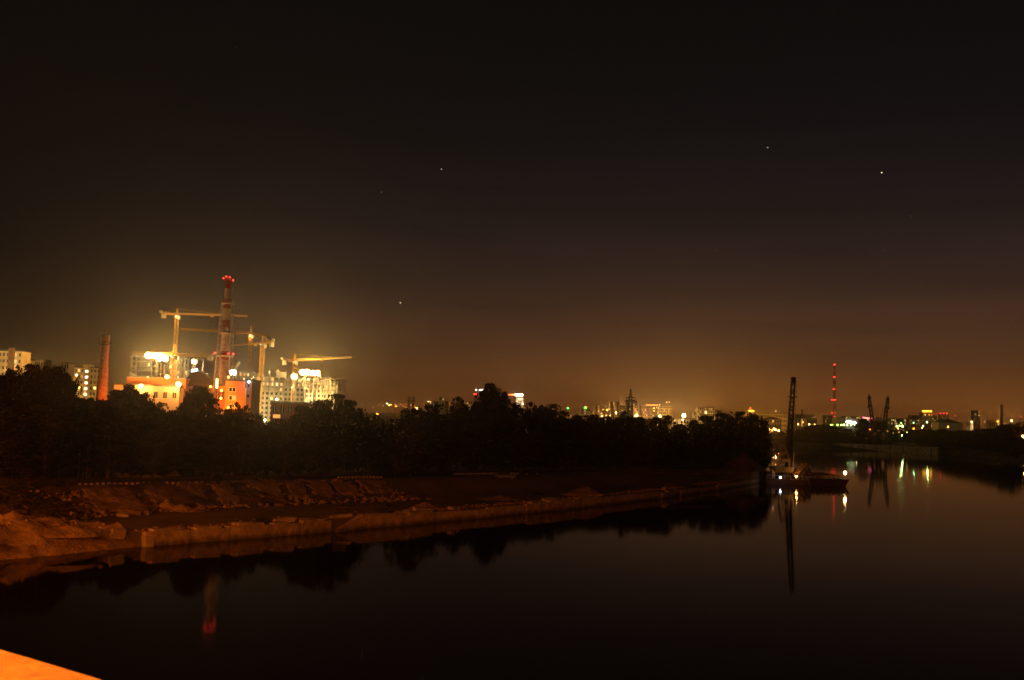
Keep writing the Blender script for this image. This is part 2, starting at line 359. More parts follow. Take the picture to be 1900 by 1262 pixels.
MB().hull8([ts(-.2, -.3, -2), ts(-.2, .6, -2), ts(-.2, .6, 1.25), ts(-.2, -.3, 1.25)], [ts(.8, -.35, -2), ts(.8, -.3, -2), ts(.8, -.3, 1.25), ts(.8, -.35, 1.25)]).build('end_pillar', CONC, qw)
# loose slabs and rubble, each a thing
def chunk(label, p, d, rz, tilt, m=CONC2, name='concrete_slab', cat='concrete slab', group=None):
    rr = random.Random(label); bm = bmesh.new(); bmesh.ops.create_cube(bm, size=1); bmesh.ops.subdivide_edges(bm, edges=bm.edges[:], cuts=2, use_grid_fill=True)
    for v in bm.verts:
        c = v.co; k = 1-.06*max(0, (abs(c.x)+abs(c.y)+abs(c.z))-1.0); v.co = Vector((c.x*d[0]*k+rr.uniform(-.05, .05)*d[0], c.y*d[1]*k+rr.uniform(-.05, .05)*d[1], (c.z+.5)*d[2]*k+rr.uniform(-.06, .06)*d[2]))
    me = bpy.data.meshes.new(name); bm.to_mesh(me); bm.free(); me.materials.append(m); o = bpy.data.objects.new(name, me); COL.objects.link(o); o.location = p; o.rotation_euler = (tilt[0], tilt[1], rz); return tag(o, label, cat, group)
AZr = -AZ+math.pi/2
chunk('flat pale slab lying on the sand left of the quay end', ts(-5.6, 3.2, 1.7), (2.8, 1.3, .5), AZr+.2, (.18, .08), CONC)
chunk('upright broken slab leaning against the quay end', ts(-2.3, 2.3, 1.0), (1.7, .5, 1.1), AZr-.15, (.3, .1), CONC)
rl = ['short raised slab end above the third quay block', 'small light slab on the edge beside the weeds', 'bright slab edge beside the collapsed wall block',
      'leaning slab on the quay face right of the fallen block', 'pale block on top of the quay before the low mound', 'thin slab pushed up behind the quay cap',
      'long flat slab lying on the quay cap', 'tilted slab at the foot of the conical sand heap', 'bright broken cap piece right of the conical heap', 'small cube of concrete on the far quay edge']
for i, px in enumerate((455, 540, 650, 755, 762, 800, 850, 1030, 1120, 1240)):
    t = t_at(px); chunk(rl[i], ts(t, .9+.5*(i % 3), 1.62), (2.2+i % 3*.6, 1.0, .45+.15*(i % 2)), AZr+random.uniform(-.3, .3), (random.uniform(-.15, .3), random.uniform(-.12, .12)), CONC)
for i, (px, py, w_, h_) in enumerate(((60, 985, .8, .45), (135, 968, .8, .4), (190, 1000, .5, .3), (30, 1005, .5, .3), (228, 959, 1.6, .4), (175, 1012, .5, .25))):
    p = G(px, py, 2.4); p = hit(px, py); chunk(['dark angular lump half buried near the crest of the big sand mound', 'round clod on the ridge of the sand mound', 'small dark stone on the sand slope',
          'stone at the lower left of the sand mound', 'bright crumpled sheet lying on the dark apron', 'small stone low on the sand slope near the water'][i],
          Vector((p.x, p.y, 2.3 if i not in (3, 4, 5) else p.z+.1)), (w_, w_*.7, h_), random.random()*3, (.2, .1), CONC if i == 4 else SAND, 'stone' if i != 4 else 'crumpled_sheet', 'stone' if i != 4 else 'debris')
UE = (G(735, 893, 4.3)-E1).dot(ED)
ue = np.arange(-14, UE, .55); ee = np.arange(-14.5, .6, .42); a, b = np.meshgrid(ue, ee, indexing='ij')
ex = E1.x+ED.x*a+EN.x*b; ey = E1.y+ED.y*a+EN.y*b; dg = a+.55*b
gul = np.abs(vnoise(dg, b*.25, 2.3, 11)-.5)*2; amp = smooth(b, -14, -11)*(1-smooth(b, -1.2, .4))*(1-smooth(a, UE-25, UE))
ez = gzv(ex, ey)+.05+amp*(.75*gul+.5*(vnoise(a, b, 5, 12)-.5)+.3*(vnoise(a, b, .8, 13)-.5))-.12*(1-amp)
ii = np.arange(a.size).reshape(a.shape); fe = np.stack([ii[:-1, :-1], ii[1:, :-1], ii[1:, 1:], ii[:-1, 1:]], -1).reshape(-1, 4)
grid_obj('embankment', ex, ey, ez, fe, mat('eroded_slope', (.20, .135, .075), .97, scale=.28, col2=(.035, .035, .018), bump=.9), kind='structure')
# concrete slope panels on the embankment
def slope_slab(label, pxa, pxb, yt, yb, skew=0, m=SLAB):
    rr = random.Random(int(pxa)); nu, nv = 12, 8; mb = MB(); up_ = []
    for j in range(nv+1):
        for i in range(nu+1):
            u, v = i/nu, j/nv; e = (i in (0, nu)) or (j in (0, nv)); jx = rr.uniform(-3, 3) if e else 0; jy = rr.uniform(-1.8, 1.8) if e else 0
            h = hit(pxa+(pxb-pxa)*u+skew*v+jx, yt+(yb-yt)*v+jy+(pxb-pxa)*u*.01); up_.append(h+Vector((0, 0, .55+.30*(float(vnoise(h.x, h.y, 1.1, 9))-.4)+.12*rr.random())))
    n = len(up_); mb.v = [tuple(p) for p in up_]+[(p.x+.1, p.y+.1, p.z-.9) for p in up_]; w_ = nu+1
    for j in range(nv):
        for i in range(nu): q = j*w_+i; mb.f.append((q, q+w_, q+w_+1, q+1))
    ed = [i for i in range(nu+1)]+[j*w_+nu for j in range(1, nv+1)]+[nv*w_+i for i in range(nu-1, -1, -1)]+[j*w_ for j in range(nv-1, 0, -1)]
    for i in range(len(ed)): q, t = ed[i], ed[(i+1) % len(ed)]; mb.f.append((q, t, t+n, q+n))
    return mb.build('slope_slab', m)
sl_ = [('wide pale upper slab of the stepped bank left of the apron', 150, 235, 913, 934, 20), ('wide pale lower slab of the stepped bank left of the apron', 166, 262, 936, 955, 14),
       ('broken slab slipping off the right end of the stepped bank', 265, 300, 918, 940, 24), ('light eroded slab high on the bank in the left middle', 332, 372, 904, 938, 12),
       ('second light eroded slab beside the dark bush', 392, 425, 906, 938, 20), ('slab right of the bare young tree on the bank', 470, 512, 896, 930, 14),
       ('narrow streaked slab in the middle of the bank', 528, 556, 898, 928, 16), ('streaked slab before the last bank slab', 570, 604, 899, 926, 18),
       ('narrow dirty slab between two streaked slabs', 616, 648, 899, 922, 16), ('rightmost pale slab of the bank beside the dark willow', 664, 708, 897, 916, 18)]
for l_, a, b, c, d, e in sl_: tag(slope_slab(l_, a, b, c, d, e), l_, 'slope slab', 'concrete slabs on the river bank')
for l_ in (): pass
# kerb blocks along the riverside road
kb = MB().box((0, 0, 0), (.5, .25, .42), 0, .85); k0 = None
def kerb(px, py, lab):
    global k0
    p = G(px, py, 4.6); z = gz(p.x, p.y)
    if k0 is None: k0 = kb.build('kerb_post', CONC); o = k0
    else: o = k0.copy(); COL.objects.link(o)
    o.location = (p.x, p.y, z-.02); o.rotation_euler = (0, 0, math.atan2(ED.y, ED.x)+random.uniform(-.05, .05)); o.scale = (1, 1, random.uniform(.85, 1.15))
    tag(o, lab, 'kerb post', 'white kerb posts along the riverside road')
for i, px in enumerate(np.arange(148, 500, 10.8)): kerb(px, 897.5-(px-148)*.012, 'small white kerb post in the left row along the unlit riverside road')
for i, px in enumerate(np.arange(628, 712, 6.6)): kerb(px, 885+(px-628)*-.01, 'small white kerb post on the middle stretch of road above the slope slabs')
for i, px in enumerate(np.arange(842, 966, 4.6)): kerb(px, 879-(px-842)*.012, 'tiny white kerb post in the far dense row beyond the willow')

# gravel and rubble (past counting)
def scatter(name, pts, s0, s1, m, seed):
    rr = random.Random(seed); mb = MB()
    for p in pts:
        q = rr.uniform(s0, s1); k = len(mb.v); mb.box((0, 0, 0), (q*rr.uniform(.7, 1.5), q, q*rr.uniform(.4, .8)), rr.uniform(0, 3), rr.uniform(.6, .95))
        for i in range(k, len(mb.v)): v = mb.v[i]; mb.v[i] = (v[0]+p[0]+rr.uniform(-.12, .12)*q, v[1]+p[1]+rr.uniform(-.12, .12)*q, v[2]+p[2]-q*.15+rr.uniform(-.08, .08)*q)
    o = mb.build(name, m, kind='stuff'); return o
rr_ = random.Random(5); pts = []
for i in range(900):
    ia, ib = rr_.randrange(len(tb)), rr_.randrange(14, len(sb)-12); q = ia*len(sb)+ib; pts.append((px_.ravel()[q], py_.ravel()[q], zz.ravel()[q]))
o = scatter('gravel', pts, .08, .34, SAND, 1); tag(o, 'loose stones strewn over the sandy bank at the left', 'gravel')
pts = []
for i in range(1500):
    t = rr_.uniform(0, TEND); s_ = 1.3+abs(rr_.gauss(0, 1.6)); v = ts(t, s_); pts.append((v.x, v.y, gz(v.x, v.y)+.05))
o = scatter('rubble', pts, .08, .36, SLAB, 2); tag(o, 'broken rubble strewn behind the whole length of the quay wall', 'rubble')
pts = []
for i in range(700):
    v = lineE(rr_.uniform(-12, UE), rr_.uniform(-16, -1)); pts.append((v.x, v.y, v.z+.25))
o = scatter('rubble', pts, .15, .6, SLAB, 3); tag(o, 'stones and broken slabs strewn over the eroded bank slope', 'rubble')
# ------------------------------------------------------------------ trees
def tree_mesh(seed, kind):
    r = np.random.RandomState(seed); cl = []
    nb = {'round': 92, 'narrow': 48, 'bush': 54, 'airy': 58}[kind]
    for _ in range(nb):
        h = r.uniform(.05, 1) ** .85
        if kind == 'round': rad = .31*math.sin(math.pi*min(1, max(.02, (h+.10)/1.12)))**.55
        elif kind == 'narrow': rad = .17*math.sin(math.pi*min(1, (h+.08)/1.1))**.6
        elif kind == 'bush': rad = .48*math.sqrt(max(.03, 1-h*h))
        else: rad = .28*math.sin(math.pi*min(1, (h+.06)/1.08))**.75
        a = r.uniform(0, 6.283); q = rad*r.uniform(.0, 1.0)**.6
        cl.append((q*math.cos(a), q*math.sin(a), min(h, .955), r.uniform(.032, .074)*(1.2 if kind == 'bush' else 1)))
    for _ in range(40):
        h = r.uniform(.35, .97); q_ = {'round': .36, 'narrow': .2, 'bush': .5, 'airy': .33}[kind]*math.sin(math.pi*min(.97, .12+h*.82))**.6; a = r.uniform(0, 6.283); cl.append((q_*math.cos(a), q_*math.sin(a), h, r.uniform(.014, .034)))
    cl.append((.01, 0, .95, .035)); V = []
    per = 66 if kind != 'airy' else 54
    for cx, cy, cz, cr in cl:
        n = int(per*r.uniform(.7, 1.2)*(1 if cr > .04 else .35)); d = r.normal(size=(n, 3)); d /= np.linalg.norm(d, axis=1)[:, None]
        c = np.array((cx, cy, cz))+d*cr*(r.uniform(.25, 1.08, n)**.6)[:, None]*np.array((1, 1, .8)); c[:, 2] = np.minimum(c[:, 2], 1.0)
        s = r.uniform(.007, .017, n)[:, None]; a = r.normal(size=(n, 3)); a /= np.linalg.norm(a, axis=1)[:, None]
        b = np.cross(a, r.normal(size=(n, 3))); b /= np.linalg.norm(b, axis=1)[:, None]
        V.append(np.stack([c-a*s*1.2, c+b*s*.7, c+a*s*1.2, c-b*s*.7], 1).reshape(-1, 3))
    V = np.concatenate(V); me = bpy.data.meshes.new('crown')
    me.from_pydata(V.tolist(), [], np.arange(len(V)).reshape(-1, 4).tolist()); me.update(); me.materials.append(LEAF[seed % 3])
    tk = MB(); tk.cyl((0, 0, -.03), (.01, 0, .42), .019, .011, 7).cyl((.01, 0, .42), (.0, .01, .88), .011, .003, 6)
    for cx, cy, cz, cr in cl[::3]: tk.cyl((0, 0, max(.12, cz-.2)), (cx, cy, cz), .006, .002, 4)
    mt = bpy.data.meshes.new('trunk'); mt.from_pydata(tk.v, [], tk.f); mt.materials.append(BARK)
    return me, mt
TV = {k: [tree_mesh(11*j+i*3+1, k) for i in range(n)] for j, (k, n) in enumerate((('round', 5), ('narrow', 3), ('bush', 4), ('airy', 3)))}
def tree(px, py, wpx, Y, kind='round', label=None, group=None, cat='tree', name='broadleaf_tree', sink=0):
    p = P(px, py, Y); z = gz(p.x, p.y)
    if z < 1.2: z = 1.2
    H = max(2.0, p.z-z); me, mt = random.choice(TV[kind])
    base = {'round': .62, 'narrow': .36, 'bush': 1.0, 'airy': .56}[kind]
    wid = wpx*Y/F/base
    wid = min(max(wid*1.08, H*.46), H*1.5)
    o = thing(('slender_tree' if kind == 'narrow' and name == 'broadleaf_tree' else name), label or 'dark leafy tree in the unlit wood behind the quay', cat, (p.x, p.y, z), group or 'trees of the dark riverside wood')
    o.rotation_euler = (0, 0, random.uniform(0, 6.28)); o.scale = (wid, wid, H)
    for n_, m_ in (('crown', me), ('trunk', mt)):
        c = bpy.data.objects.new(n_, m_); COL.objects.link(c); c.parent = o
    return o
prof = [(-60, 690), (0, 690), (30, 680), (60, 676), (90, 678), (120, 682), (140, 702), (150, 722), (165, 737), (190, 740), (210, 724), (240, 714), (262, 722), (285, 738), (300, 747), (318, 762), (328, 768),
        (336, 748), (350, 728), (370, 717), (395, 724), (405, 747), (415, 762), (430, 757), (440, 746), (455, 752), (470, 764), (490, 778), (510, 784), (530, 778), (560, 752), (580, 744), (600, 737), (625, 731), (645, 740), (665, 752),
        (675, 764), (700, 770), (725, 775), (735, 777), (750, 758), (770, 757), (790, 751), (810, 748), (826, 768), (838, 750), (850, 737), (862, 750), (880, 746), (895, 722), (915, 711), (935, 722), (950, 744), (970, 752), (985, 746),
        (1000, 750), (1020, 748), (1040, 759), (1055, 770), (1100, 770), (1130, 772), (1155, 763), (1185, 772), (1215, 773), (1240, 771), (1262, 786), (1285, 780), (1310, 772), (1345, 766), (1380, 764), (1405, 768), (1420, 780), (1430, 800)]
PX, PY = np.array(prof).T
def where(px):
    zs = [(40, 'before the pale slab block at the left edge'), (110, 'left of the lit nine storey block'), (160, 'before the nine storey block'), (215, 'round the foot of the brick chimney'), (262, 'before the left boiler house'), (335, 'before the right boiler house'), (412, 'before the dark hipped roof'),
          (470, 'before the orange block'), (530, 'before the many window facade'), (600, 'below the far floodlights'), (660, 'below the long crane jib'), (745, 'right of the building site'), (830, 'left of the narrow pointed tree'), (885, 'round the narrow pointed tree'), (945, 'round the tallest domed tree'), (1000, 'right of the dazzling white sign'),
          (1060, 'left of the green roof lights'), (1125, 'under the green roof lights'), (1200, 'round the power pylon'), (1250, 'before the bright cream block'), (1290, 'under the dazzling street lamp'), (1345, 'before the square cream block'), (9999, 'at the right end')]
    return next(b for a, b in zs if px <= a)
def pf(x): return float(np.interp(x, PX, PY))
def skyY(px): return float(np.interp(px, [0, 140, 300, 500, 580, 650, 700, 770, 850, 1000, 1250, 1420], [195, 200, 208, 204, 205, 220, 262, 245, 295, 330, 335, 392]))
def kerbY(px): return float(np.interp(px, [0, 150, 300, 600, 950, 1250, 1420], [148, 156, 163, 191, 230, 267, 305]))
sk = [(-35, 690, 90), (15, 683, 70, 'Broad dark tree rising in front of the pale slab block at the left edge'), (60, 675, 80, 'large spreading tree left of the lit nine storey block'), (105, 679, 75, 'dark tree whose branches reach towards the lit nine storey block'), (130, 694, 44), (165, 737, 50), (192, 740, 36, 'low tree hiding the foot of the brick chimney'),
      (215, 722, 45), (245, 713, 60, 'bushy tree in front of the long orange topped building'), (270, 728, 50), (295, 745, 45), (318, 762, 36), (336, 750, 24), (352, 728, 36), (372, 716, 58, 'isolated round tree standing black before the dark hipped roof'), (396, 738, 34),
      (424, 758, 34), (439, 745, 22, 'slender tree lit orange before the wall with two windows'), (456, 752, 26), (478, 766, 30), (500, 782, 40), (526, 778, 40), (562, 752, 46), (592, 741, 50), (626, 730, 58, 'high rounded tree below the long crane jib'), (650, 742, 42), (668, 757, 34),
      (697, 769, 50), (727, 776, 34), (751, 757, 30), (768, 757, 28), (790, 750, 38), (811, 747, 38), (838, 752, 20), (850, 735, 30, 'narrow pointed tree left of the tallest crown'), (864, 750, 26), (884, 745, 36), (914, 711, 56, 'tallest domed tree in the middle of the wood'), (898, 724, 36), (934, 726, 34), (955, 746, 30),
      (986, 745, 32), (1005, 750, 36), (1028, 749, 38), (1046, 760, 26), (1072, 769, 50), (1102, 769, 40), (1132, 772, 40), (1157, 762, 38, 'round crown at the foot of the power pylon'), (1185, 773, 40), (1216, 773, 44), (1241, 770, 34), (1262, 786, 30), (1285, 779, 36), (1311, 771, 44), (1341, 766, 50), (1374, 763, 58), (1400, 768, 42),
      (1416, 778, 26, 'last tree of the wood beside the group of orange lamps')]
for q in sk:
    px, py, w_ = q[:3]; kd = 'narrow' if w_ < 32 else random.choice(['round', 'round', 'airy'])
    lab = q[3] if len(q) > 3 else ('black crown on the skyline '+where(px))
    tree(px, py, w_, skyY(px), kd, lab[0].lower()+lab[1:], 'trees of the dark riverside wood')
for i in range(112):     # closed canopy just under the skyline
    px = -45+i*13.2+random.uniform(-3, 3)
    if px > 1422: break
    t_ = max(pf(px-12), pf(px-6), pf(px), pf(px+6), pf(px+12)); Y = skyY(px)+random.uniform(-8, 10)
    tree(px, t_+random.uniform(2, 11), random.uniform(40, 60)*230/Y, Y, random.choice(['round', 'airy']), 'canopy tree just below the skyline '+where(px))
for i in range(96):      # lower trees of the wood, between the road and the skyline
    px = -50+1475*((i*.618034) % 1); f = random.uniform(.06, .9); ky, sy = kerbY(px)+9, skyY(px); Y = ky+(sy-ky)*f
    top = max(pf(px-10), pf(px), pf(px+12)); gy = proj((P(px, 800, Y).x, Y, 4.3))[1]
    py = top+(gy-top)*(.10+.42*(1-f)*random.uniform(.6, 1.2))
    tree(px, py, random.uniform(38, 75)*250/Y, Y, random.choice(['round', 'round', 'airy', 'narrow']), ('dim olive tree low in the wood ' if f < .45 else 'dim inner tree of the wood ')+where(px))
for i in range(120):       # bushes along the road
    px = -40+1450*((i*.754877) % 1); Y = kerbY(px)+random.uniform(13, 26); z = 4.3; h = random.uniform(3, 7.5); gy = proj((P(px, 800, Y).x, Y, z))[1]
    tree(px, gy-h*F/Y, h*1.3*F/Y, Y, 'bush', 'roadside bush at the wood edge '+where(px), 'bushes beside the riverside road', 'bush', 'bush')
for px, py, w_, Y, nm in ((-22, 893, 70, 134, 'bush at the very left edge behind the sand mound'), (22, 902, 64, 132, 'dark bush above the crest of the sand mound'), (62, 912, 56, 131, 'dark bush left of the stepped bank slabs'), (98, 921, 46, 131, 'round dark bush beside the stepped bank slabs'), (128, 931, 30, 132, 'smallest dark bush touching the stepped bank slabs')):
    tree(px, py, w_, Y, 'bush', nm, 'single trees near the quay', 'bush', 'bush')
# nearer single trees on the bank
for px, py, w_, Y, kd, lab in ((30, 790, 150, 158, 'round', 'huge dark tree standing close behind the sand mound at the left edge'), (95, 815, 130, 168, 'airy', 'dark tree right of the huge tree behind the sand mound'),
                               (-30, 760, 150, 150, 'round', 'dark tree cut off by the left edge of the view'), (55, 870, 120, 140, 'bush', 'low black bush between the sand mound and the big trees'), (115, 905, 60, 142, 'bush', 'small bush at the left end of the stepped bank'),
                               (530, 832, 60, 184, 'airy', 'young thin tree growing out of the bank slabs'), (600, 845, 70, 200, 'round', 'bushy tree above the streaked bank slabs'), (765, 790, 120, 205, 'round', 'broad low willow standing forward on the apron'),
                               (735, 835, 70, 198, 'bush', 'bush at the left foot of the broad willow'), (815, 850, 60, 210, 'bush', 'bush at the right foot of the broad willow')):
    tree(px, py, w_, Y, kd, lab, 'single trees near the quay', 'tree' if kd != 'bush' else 'bush', 'broadleaf_tree' if kd != 'bush' else 'bush')
for i, (px, py, w_, h) in enumerate(((300, 985, 3, .7), (330, 978, 2, .5), (485, 965, 4, .9), (500, 968, 3, .8), (610, 962, 3.5, .8), (690, 955, 4, 1.2), (722, 948, 4, 1.6), (745, 950, 3, .8), (560, 968, 2.5, .6), (150, 962, 4, 1.4), (400, 925, 5, 1.8), (1000, 915, 4, .7), (1160, 905, 5, .9))):
    p = G(px, py, 2.2); z = gz(p.x, p.y); me, mt = TV['bush'][i % 4]
    o = thing('weed_clump', ['dry weed clump on the first quay block', 'small weeds behind the first joint of the quay', 'tall weeds behind the third quay block', 'ragged weeds on the apron edge', 'weeds left of the collapsed wall block', 'shrubby weeds right of the collapsed wall block',
        'dark bushy weeds before the low mound', 'low weeds beside the low mound', 'sparse weeds on the apron before the dark crates', 'dark shrub left of the stepped bank', 'dark shrub between two light bank slabs', 'weeds left of the conical heap', 'weeds right of the conical heap'][i], 'weeds', (p.x, p.y, z), 'weeds on the quay apron')
    o.scale = (w_, w_, h); o.rotation_euler = (0, 0, i)
    c = bpy.data.objects.new('leaf_mass', me); COL.objects.link(c); c.parent = o
# far bank trees
fb_ = [(1478, 800, 34, 960), (1492, 793, 34, 950), (1508, 788, 36, 950), (1527, 787, 36, 950), (1545, 791, 34, 950), (1562, 792, 30, 955), (1578, 796, 30, 955), (1592, 799, 22, 960), (1598, 782, 22, 960), (1604, 780, 22, 955), (1612, 784, 22, 958), (1601, 777, 26, 965), (1588, 787, 20, 960),
       (1450, 800, 44, 960), (1435, 803, 30, 960), (1463, 798, 34, 965), (1485, 797, 34, 945), (1500, 791, 34, 945), (1518, 788, 34, 945), (1537, 790, 34, 945), (1554, 793, 34, 945), (1570, 795, 30, 945)]
for px, py, w_, Y in fb_: tree(px, py, w_, Y, random.choice(['round', 'bush']), 'black tree of the clump '+('left of the television mast' if px < 1530 else 'under the green lamps' if px < 1585 else 'touching the left portal crane'), 'trees on the far bank')
for i in range(36):
    px = 1652+110*((i*.618) % 1); tree(px, random.uniform(797, 802)-(px-1655)*.02, 30, 1035+((i*.37) % 1)*25, random.choice(['round', 'bush']), 'black waterside tree between the right portal crane and the right wood', 'trees on the far bank')
for i in range(66):
    px = 1715+260*((i*.618034) % 1); f = ((i*.37) % 1)**2.2; bY = float(np.interp(px, [1715, 1820, 1900, 1980], [925, 800, 705, 630])); Y = bY+4+f*150
    if px > 1878: Y = 912+f*100
    tp = float(np.interp(px, [1715, 1735, 1780, 1830, 1860, 1900, 1960], [806, 800, 796, 792, 787, 781, 775])); py = tp+(1-f)*2+random.uniform(0, 5)
    tree(px, py, random.uniform(34, 52), Y, random.choice(['round', 'bush', 'bush']), 'black tree of the unlit right bank wood '+('at its left tip' if px < 1770 else 'in its middle' if px < 1850 else 'near the strong orange lamp'), 'trees on the right bank')
for px in range(1872, 1925, 5): tree(px, 812.5, 26, 700, 'bush', 'black bush added under the strong orange lamp to block its reflection', 'bushes on the far bank', 'bush', 'bush')  # row put in to block the lamp's reflection in the water
for i in range(60):
    px = 1700+290*((i*.754877) % 1); bY = float(np.interp(px, [1700, 1820, 1900, 1990], [930, 790, 697, 620])); h = random.uniform(5, 9); p_ = P(px, 800, bY+3)
    tree(px, proj((p_.x, bY+3, 1.5+h))[1], 26, bY+3, 'bush', 'black bush overhanging the water of the right bank '+('at its left tip' if px < 1770 else 'in its middle' if px < 1850 else 'near the right edge'), 'bushes on the far bank', 'bush', 'bush')
for i in range(46):
    px = 1425+175*((i*.618) % 1); Y = 930+((i*.37) % 1)*15; tree(px, random.uniform(802, 812), 26, Y, 'bush', 'low black bush at the water '+('behind the floating crane' if px < 1478 else 'right of the floating crane' if px < 1520 else 'under the television mast' if px < 1562 else 'left of the portal cranes'), 'bushes on the far bank', 'bush', 'bush')

# ------------------------------------------------------------------ facades
def frame_of(px0, px1, Y0, Y1, ztop_px):
    a = P(px0, ztop_px[0], Y0); b = P(px1, ztop_px[1], Y1); return a, b
class Face:      # vertical rectangle between ground points a,b (left->right seen from camera)
    def __init__(s, a, b, z0, z1):
        s.a = Vector((a.x, a.y, 0)); s.b = Vector((b.x, b.y, 0)); s.z0 = z0; s.z1 = z1; s.u = (s.b-s.a); s.W = s.u.length; s.u.normalize(); s.n = Vector((s.u.y, -s.u.x, 0)); s.H = z1-z0
    def pt(s, x, z, d=0): v = s.a+s.u*x+s.n*d; return Vector((v.x, v.y, s.z0+z))
    def blk(s, mb, x0, x1, z0, z1, d0, d1):    # box between depths d0 (front, + = towards viewer) and d1
        mb.hull8([s.pt(x0, z0, d0), s.pt(x1, z0, d0), s.pt(x1, z1, d0), s.pt(x0, z1, d0)][::-1], [s.pt(x0, z0, d1), s.pt(x1, z0, d1), s.pt(x1, z1, d1), s.pt(x0, z1, d1)][::-1])
def windows(fa, root, x0, x1, z0, z1, nx, nz, ww=.5, wh=.5, lit=.1, mw=PALE, seed=0, single=False, glasses=None, always=()):
    """wall of piers and spandrels with glazed openings recessed behind them"""
    r = random.Random(seed); mb = MB(); gl = MB(); cw = (x1-x0)/nx; chh = (z1-z0)/nz
    for k in range(nz+1):
        za = z0+chh*k-(chh*(1-wh)/2 if k else 0); zb = z0+chh*k+(chh*(1-wh)/2 if k < nz else 0)
        fa.blk(mb, x0, x1, za, zb, 0, -.35)
    for k in range(nz):
        za = z0+chh*k+chh*(1-wh)/2+.002; zb = z0+chh*(k+1)-chh*(1-wh)/2-.002
        for j in range(nx+1):
            xa = x0+cw*j-(cw*(1-ww)/2 if j else 0); xb = x0+cw*j+(cw*(1-ww)/2 if j < nx else 0); fa.blk(mb, xa, xb, za, zb, -.003, -.35)
    mb.build('wall', mw, root)
    lm = {}
    for k in range(nz):
        for j in range(nx):
            xa = x0+cw*(j+.5-ww/2)-.05; xb = xa+cw*ww+.1; za = z0+chh*(k+.5-wh/2)-.05; zb = za+chh*wh+.1
            on = r.random() < lit or (j in always); m = r.choice([WL1, WL1, WL2, WL3]) if on else GLASS
            if single:
                q = MB(); fa.blk(q, xa, xb, za, zb, -.22, -.30); o = q.build('window', m, root)
                q = MB(); xm = (xa+xb)/2; fa.blk(q, xm-.06, xm+.06, za, zb, -.14, -.215); q.build('frame', PALE, o)
            else: fa.blk(lm.setdefault(m.name, (MB(), m))[0], xa, xb, za, zb, -.22, -.30)
    for k_, (q, m) in lm.items(): q.build('window' if m == GLASS else 'lit_window', m, root, kind='stuff')
def block(name, label, px0, px1, top, Y, m=CREAM, nx=6, nz=9, lit=.1, depth=14, single=False, ztop2=None, cat='building', group=None, roof=True, seed=None, dY=0, ww=.5, wh=.5, always=(), mside=None):
    a = P(px0, top, Y); b = P(px1, top+(px1-px0)*math.tan(ROLL), Y+dY); z0 = gz((a.x+b.x)/2, Y)-.3
    fa = Face(a, b, z0, a.z); rt_ = thing(name, label, cat, (fa.pt(fa.W/2, 0)), group)
    core = MB(); fa.blk(core, 0.02, fa.W-.02, 0, fa.H, -.36, -depth); core.build('body', mside or m, rt_)
    windows(fa, rt_, 0, fa.W, 0, fa.H, nx, nz, ww, wh, lit, m, seed if seed is not None else int(px0), single, always=always)
    if roof:
        rf = MB(); fa.blk(rf, -.3, fa.W+.3, fa.H+.003, fa.H+.7, .3, -depth-.3); rf.build('roof', DCON, rt_)
    return rt_, fa
def lamp(px, py, Y, col, s=4, power=0, size=1.5, label='', name='street_lamp', group=None, post=True, cat='street lamp', z0=None, rad=None):
    p = P(px, py, Y); z = gz(p.x, p.y) if z0 is None else z0; r = size*Y/F; root = thing(name, label, cat, (p.x, p.y, z), group)
    if post: MB().cyl((p.x, p.y+r*.5, z-.3), (p.x, p.y+r*.5, p.z+r*.6), max(.12, .12*Y/F), None, 6).build('post', DSTL, root)
    MB().box((p.x, p.y+r*.45, p.z+r*.62), (r*1.1, r*.9, r*.22)).build('lamp_head', DSTL, root)
    MB().ball((p.x, p.y, p.z), r, 10, 6).build('lens', glow(col, s), root)
    if power: light('light', (p.x, p.y-r*1.25-.3, p.z-.1), power, col, root, max(.3, rad or r*.5))
    return root

# --- far left blocks
rt_, fa = block('slab_block', 'pale slab block with brown lift tower at the left edge', -40, 41, 650, 850, CREAM, 11, 10, .06, 16, True)
q = MB(); xw = fa.W*57/81; fa.blk(q, xw, xw+5.2, fa.H-16, fa.H+2.6, 1.4, .02); q.build('lift_tower', BRN, rt_)
q = MB(); fa.blk(q, xw+1.4, xw+3.8, fa.H-8, fa.H+1.9, 1.6, 1.42); q.build('brick_panel', BRICK, rt_)
lamp(46, 700, 815, WARM, 6, 95000, 1.4, 'warm lamp beside the pale slab block at the left edge', group='lamps among the left hand blocks')
lamp(-20, 705, 800, WARM, 6, 80000, 1.4, 'lamp just outside the left edge before the slab block', group='lamps among the left hand blocks')
block('apartment_block', 'small pale block between the slab block and the big trees', 45, 54, 668, 940, CREAM, 3, 8, .2, 12)
lamp(53, 684, 915, WARM, 6, 20000, 1.6, 'lamp in front of the small pale block above the trees', group='lamps among the left hand blocks')
block('apartment_block', 'dim block with lit roof edge behind the big trees', 59, 84, 668, 1020, BRN, 6, 8, .12, 14)
block('apartment_block', 'dim block just left of the lit nine storey block', 114, 128, 674, 1000, CREAM, 3, 8, .1, 14)
rt_, fa = block('nine_storey_block', 'nine storey block with a bright lit stairwell beside the brick chimney', 138, 186, 682, 910, CREAM, 8, 9, .22, 14, True, seed=5)
st = thing('x', 'x', 'x', (0, 0, 0)); bpy.data.objects.remove(st)
xs = fa.W*.50
q = MB(); fa.blk(q, xs-2.4, xs+2.4, 0, fa.H+3.2, .5, .02); q.build('stairwell', CREAM, rt_)
for k in range(9):
    q = MB(); z = 1+k*(fa.H/9); fa.blk(q, xs-1.3, xs+1.3, z, z+2.1, .62, .505); q.build('stair_window', WL4, rt_)
q = MB(); fa.blk(q, xs-5, xs+4, fa.H+.8, fa.H+3.4, -1, -6); q.build('roof_house', CREAM, rt_)
